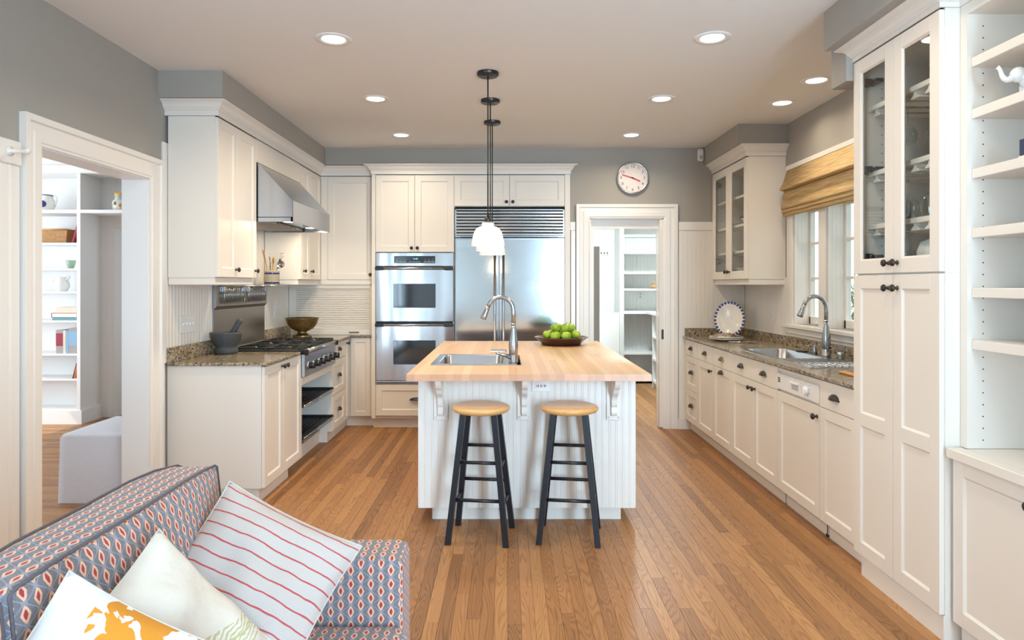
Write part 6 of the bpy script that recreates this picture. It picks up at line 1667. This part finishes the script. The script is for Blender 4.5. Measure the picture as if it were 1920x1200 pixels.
def diag(c, nrm, corner):       # corner: direction in which one corner points
    z = Vector(nrm).normalized(); d = Vector(corner); d = (d - z * d.dot(z)).normalized(); e = d.cross(z)
    y = (d + e).normalized(); x = y.cross(z); T = Matrix((x, y, z)).transposed().to_4x4(); T.translation = Vector(c); return T
pillow('throw_pillow', 'grey linen throw pillow with thin red stripes leaning on the sofa arm', (0.42, 0.40), 0.13, orient((-0.665, 1.745, 0.622), (0.213, -0.767, 0.606), (0.359, 0.638, 0.681)), 'striped_linen', 3, 0.005)
pillow('throw_pillow', 'cream linen throw pillow with embroidered olive leaves', (0.39, 0.39), 0.14, orient((-0.695, 1.372, 0.628), (0.797, -0.293, 0.528), (0.113, 0.932, 0.345)), 'embroidered_linen', 5, 0.008)
pillow('throw_pillow', 'white throw pillow with bold ochre leaf print', (0.40, 0.40), 0.13, orient((-0.684, 1.112, 0.640), (0.365, -0.788, 0.496), (0.319, 0.607, 0.728)), 'ochre_print', 8, 0.005)
pillow('throw_pillow', 'peach patterned throw pillow at the near end of the sofa', (0.36, 0.36), 0.13, orient((-0.80, 0.84, 0.66), (0.80, -0.45, 0.35), (-0.30, 0.1, 0.93)), 'peach_print', 9, 0.005)
# ================================================================ den beyond the left doorway
DP = 'den_paint'; YD = 6.70; FD = FB(YD)
dx = lambda px: (px - VPX) * YD / F_PX
dxy = lambda px, Y: (px - VPX) * Y / F_PX
dz = lambda py: HCAM - (py - VPY) * YD / F_PX
c = thing('den_bookcase', 'white built-in den bookcase with many open shelves', 'bookcase', (-4.9, 6.88, 0))
X0, X1 = -5.45, dx(150.5); DPT = 0.355
m = MB(FD); m.box(X1 - 0.035, X1, -DPT, 0, 0.0, 2.52); put(m, 'side_panel', DP, c)
m = MB(FD); m.box(X0, X0 + 0.035, -DPT, 0, 0.0, 2.52); put(m, 'side_panel', DP, c)
m = MB(FD); m.box(X0 + 0.035, X1 - 0.035, -DPT, -DPT + 0.015, 0.0, 2.52); m.box(X1, -2.6, -DPT, -DPT + 0.015, 2.155, 2.52); put(m, 'back_panel', DP, c)
m = MB(FD); m.box(X0, X1 + 0.02, -DPT, 0.012, 0.0, 0.135); put(m, 'plinth', DP, c)
for py in (455, 503.5, 546.5, 601, 663.5, 710.5):
    m = MB(FD); m.box(X0 + 0.035, X1 - 0.035, -DPT + 0.015, -0.004, dz(py) - 0.02, dz(py), 0.002); put(m, 'shelf', DP, c)
m = MB(FD); m.box(X0 + 0.035, X1 - 0.0351, -DPT + 0.015, 0.0, dz(393) - 0.035, dz(393), 0.002); m.box(X1, -2.6, -DPT + 0.015, 0.0, dz(393) - 0.035, dz(393), 0.002); put(m, 'long_shelf', DP, c)
m = MB(FD); m.box(X0, -2.6, -DPT, 0.03, 2.52, 2.60, 0.004); m.box(X0, -2.6, -DPT, 0.0, 2.60, ZC - 0.001); put(m, 'top_fascia', DP, c)
pinholes(FL(X1 + 0.0), 0, 0, [], c) if False else None
# doorway in the den's back wall
casing(FB(7.06), DNX0 + 0.0, DNX1, 1.985, wall_den, w=0.16, t=0.028, mat=DP)
m = MB(FB(8.40)); m.box(-5.2, XL - 0.16, -0.1, 0, 0, ZC); hw = struct(m, 'wall_den_hall', DP)
m = MB(FB(8.40)); m.box(-5.2, XL - 0.16, 0, 0.02, 0.0, 0.12, 0.003); struct(m, 'baseboard_den', DP)
m = MB(FB(8.40)); m.box(-5.2, XL - 0.16, 0, 0.02, 1.66, 1.70, 0.003); m.box(-4.62, -4.58, 0, 0.012, 0.12, 1.66); m.box(-5.2, XL - 0.16, 0, 0.012, 0.30, 0.33); put(m, 'chair_rail', DP, hw)
# shelf things
dc = FD @ Matrix.Identity(4)
BX = dxy(100, 6.78)
b = thing('wicker_basket', 'square woven wicker basket on the den bookcase', 'basket', (BX, 6.87, dz(455)))
m = MB(); z0 = dz(455); hb = 0.135
def side(pts):
    for i in range(4):
        (xa, ya), (xb, yb) = pts[i], pts[(i + 1) % 4]
        def g(u, v):
            k = 0.86 + 0.14 * v; cx_, cy_ = BX, 6.87
            return (cx_ + (xa + (xb - xa) * u) * k, cy_ + (ya + (yb - ya) * u) * k, z0 + 0.001 + hb * v)
        o0 = len(m.v); m.grid(g, 10, 8)
        for j in range(o0, len(m.v)): u, v = m.uvs[j]; m.uvs[j] = (u * 0.3, v * 0.14)
hw_, hd_ = (dx(131) - dx(69)) / 2, 0.13
side([(-hw_, -hd_), (hw_, -hd_), (hw_, hd_), (-hw_, hd_)]); m.box(BX - hw_ * .85, BX + hw_ * .85, 6.87 - hd_ * .85, 6.87 + hd_ * .85, z0 + 0.001, z0 + 0.006)
put(m, 'weave', 'wicker', b)
m = MB(); P = [(BX + sx * hw_, 6.87 + sy * hd_, z0 + hb) for sx, sy in ((-1, -1), (1, -1), (1, 1), (-1, 1), (-1, -1))]; m.tube(P, 0.009, 8); put(m, 'rim', 'wicker', b)
def book(label, p0, p1, z0, h, mat, group=None, lean=0.0, y0=6.73, y1=6.92, flat=False, spine=None, fore=False):
    x0, x1 = dxy(p0, y0), dxy(p1, y0)
    b = thing('book', label, 'book', ((x0 + x1) / 2, (y0 + y1) / 2, z0), group, rot=(0, lean, 0)); local(b)
    hx, hy = (x1 - x0) / 2, (y1 - y0) / 2
    m = MB()
    if flat:
        m.box(-hx, hx, -hy, hy, 0, 0.004); m.box(-hx, hx, -hy, hy, h - 0.004, h)
        if fore: m.box(-hx, -hx + 0.004, -hy, hy, 0.004, h - 0.004)
        else: m.box(-hx, hx, -hy, -hy + 0.004, 0.004, h - 0.004)
    else: m.box(-hx, -hx + 0.003, -hy, hy, 0, h); m.box(hx - 0.003, hx, -hy, hy, 0, h); m.box(-hx + 0.003, hx - 0.003, -hy, -hy + 0.003, 0, h)
    put(m, 'cover', mat, b)
    m = MB()
    if flat: m.box(-hx + 0.004, hx - 0.003, -hy + (0.003 if fore else 0.004), hy - 0.003, 0.004, h - 0.004)
    else: m.box(-hx + 0.003, hx - 0.003, -hy + 0.003, hy - 0.004, 0.003, h - 0.003)
    put(m, 'pages', 'book_pages', b)
    if spine:
        m = MB(); m.box(-hx - 0.0005, hx + 0.0005, -hy - 0.001, -hy + 0.02, h * 0.32, h * 0.86); put(m, 'spine_band', spine, b)
    return b
g_ = 'books on the den shelves'
book('dark red book leaning against the bookcase side beside the wicker basket', 134, 137, dz(455), 0.20, 'book_red', g_, radians(16))
z = dz(601)
book('teal book lying at the bottom of the stack of flat books', 98, 143, z, 0.028, 'book_teal', g_, flat=True)
book('cream book with red edge lying in the middle of the flat stack', 96, 143, z + 0.0285, 0.046, 'book_red', g_, flat=True, fore=True)
book('thick pale book on top of the flat stack', 104, 143, z + 0.075, 0.058, 'book_cream', g_, flat=True)
z = dz(663.5)
book('grey upright book with wide red spine band on the den shelf', 105, 117.5, z, 0.238, 'book_grey', g_, spine='book_red')
book('cream upright book between the red-banded and blue books', 118, 123, z, 0.235, 'book_cream', g_)
book('slim light blue upright book on the den shelf', 123.5, 128, z, 0.235, 'book_blue', g_)
book('wide lavender grey upright book with flower cover by the bookcase side', 128.5, 143, z, 0.255, 'book_grey', g_, spine='book_blue')
z = dz(710.5)
book('black book leaning beside the orange one on the lowest filled shelf', 135.5, 137, z, 0.16, 'book_black', g_, radians(14))
book('orange book leaning on the lowest filled shelf', 138, 140, z, 0.15, 'book_orange', g_, radians(11))
# green vase
z = dz(503.5)
m = MB(); m.lathe([(0.0001, 0), (0.022, 0), (0.026, 0.006), (0.040, 0.05), (0.047, 0.085), (0.042, 0.087), (0.035, 0.05), (0.0001, 0.012)], (dxy(133, 6.82), 6.82, z), seg=8, cap=False); put(m, 'vase', 'green_glaze', label='small pale green faceted vase on the den shelf above the cream pitcher', cat='vase')
def pitcher(label, x, y, z, s, mat, flip=1, decor=None):
    p = thing('pitcher', label, 'pitcher', (x, y, z)); 
    m = MB(); m.lathe([(0.0001, 0), (0.055 * s, 0), (0.06 * s, 0.01 * s), (0.085 * s, 0.06 * s), (0.08 * s, 0.105 * s), (0.058 * s, 0.14 * s), (0.056 * s, 0.155 * s), (0.064 * s, 0.17 * s), (0.06 * s, 0.17 * s), (0.05 * s, 0.14 * s), (0.0001, 0.12 * s)], (x, y, z), seg=30, cap=False); put(m, 'body', mat, p)
    m = MB(); P = [(x - flip * s * a, y, z + s * h) for a, h in ((0.056, 0.15), (0.085, 0.165), (0.105, 0.145), (0.108, 0.11), (0.095, 0.075), (0.078, 0.05))]; m.tube(P, 0.008 * s, 8); put(m, 'handle', mat, p)
    m = MB(); m.tube([(x + flip * 0.05 * s, y, z + 0.135 * s), (x + flip * 0.085 * s, y, z + 0.165 * s), (x + flip * 0.098 * s, y, z + 0.178 * s)], 0.02, 10, rs=[0.024 * s, 0.016 * s, 0.010 * s]); put(m, 'spout', mat, p)
    if decor:
        m = MB(); m.grid(lambda u, v: (x + 0.0866 * s * sin(0.55 * v * cos(2 * pi * u)), y - 0.0866 * s * cos(0.55 * v * cos(2 * pi * u)), z + (0.068 + 0.038 * v * sin(2 * pi * u)) * s), 18, 4, uv=False); put(m, 'flower_motif', decor, p)
        m = MB(); m.lathe([(0.0645 * s, 0.163 * s), (0.066 * s, 0.169 * s), (0.0635 * s, 0.1715 * s)], (x, y, z), seg=30, cap=False); put(m, 'rim_band', decor, p)
    return p
pitcher('rounded cream pitcher on the den shelf', dxy(116, 6.83), 6.83, dz(546.5), 0.85, 'ceramic_white', 1)
pitcher('white pitcher with blue flower motif on the high den shelf', dxy(88, 6.83), 6.83, dz(393), 0.95, 'ceramic_white', -1, 'cobalt_glaze')
j = thing('ceramic_jar', 'white jar painted with lemons and a yellow lid on the high den shelf', 'jar', (dxy(226, 6.83), 6.83, dz(393)))
jx, jz = dxy(226, 6.83), dz(393)
m = MB(); m.lathe([(0.0001, 0), (0.06, 0), (0.078, 0.03), (0.08, 0.08), (0.066, 0.11), (0.05, 0.115), (0.0001, 0.115)], (jx, 6.83, jz), seg=30, cap=False); put(m, 'body', 'ceramic_white', j)
m = MB(); m.lathe([(0.0505, 0.114), (0.052, 0.118), (0.052, 0.145), (0.05, 0.148)], (jx, 6.83, jz), seg=30, cap=False); put(m, 'neck_band', 'sky_glaze', j)
m = MB(); m.lathe([(0.053, 0.146), (0.055, 0.15), (0.056, 0.18), (0.0001, 0.184)], (jx, 6.83, jz), seg=30, cap=False); put(m, 'lid', 'lemon_yellow', j)
for k, (a, z_, mt) in enumerate(((-0.75, 0.05, 'lemon_yellow'), (-0.15, 0.07, 'leaf_green'), (-0.95, 0.065, 'leaf_green'), (0.5, 0.05, 'lemon_yellow'))):
    m = MB(); m.grid(lambda u, v: (jx + 0.0815 * sin(a + 0.22 * sin(pi * v) * cos(2 * pi * u)), 6.83 - 0.0815 * cos(a + 0.22 * sin(pi * v) * cos(2 * pi * u)), jz + z_ + 0.045 * (v - 0.5)), 10, 8, uv=False); put(m, 'painted_%s' % ('lemon' if mt == 'lemon_yellow' else 'leaf'), mt, j)
# ottoman
o = thing('ottoman', 'square ottoman in a floor-length white linen slipcover seen through the doorway', 'ottoman', (-2.72, 4.58, 0))
m = MB()
OX0, OX1, OY0, OY1 = -2.86, -2.36, 4.27, 4.88
soft(m, OX0, OX1, OY0, OY1, 0.28, 0.445, 0.022, bulge=(0, 0, 0.01)); put(m, 'cushion_cover', 'linen_white', o)
m = MB(); Pp = []
rn = random.Random(4)
cs = [(OX0, OY0), (OX1, OY0), (OX1, OY1), (OX0, OY1)]
cxm, cym = (OX0 + OX1) / 2, (OY0 + OY1) / 2
per = []
for i in range(4):
    a, b_ = cs[i], cs[(i + 1) % 4]
    for k in range(14): t = k / 14; per.append((a[0] + (b_[0] - a[0]) * t, a[1] + (b_[1] - a[1]) * t))
n = len(per); off = [rn.uniform(-0.006, 0.006) for _ in per]
vs = []; fs = []
for j_ in range(6):
    z = 0.425 - 0.423 * j_ / 5
    for i, (x, y) in enumerate(per):
        k = 1.0 + (0.035 + off[i]) * (j_ / 5); vs.append((cxm + (x - cxm) * k, cym + (y - cym) * k, z))
for j_ in range(5):
    for i in range(n): fs.append((j_ * n + i, j_ * n + (i + 1) % n, (j_ + 1) * n + (i + 1) % n, (j_ + 1) * n + i))
m.add(vs, fs, True); put(m, 'skirt', 'linen_white', o)
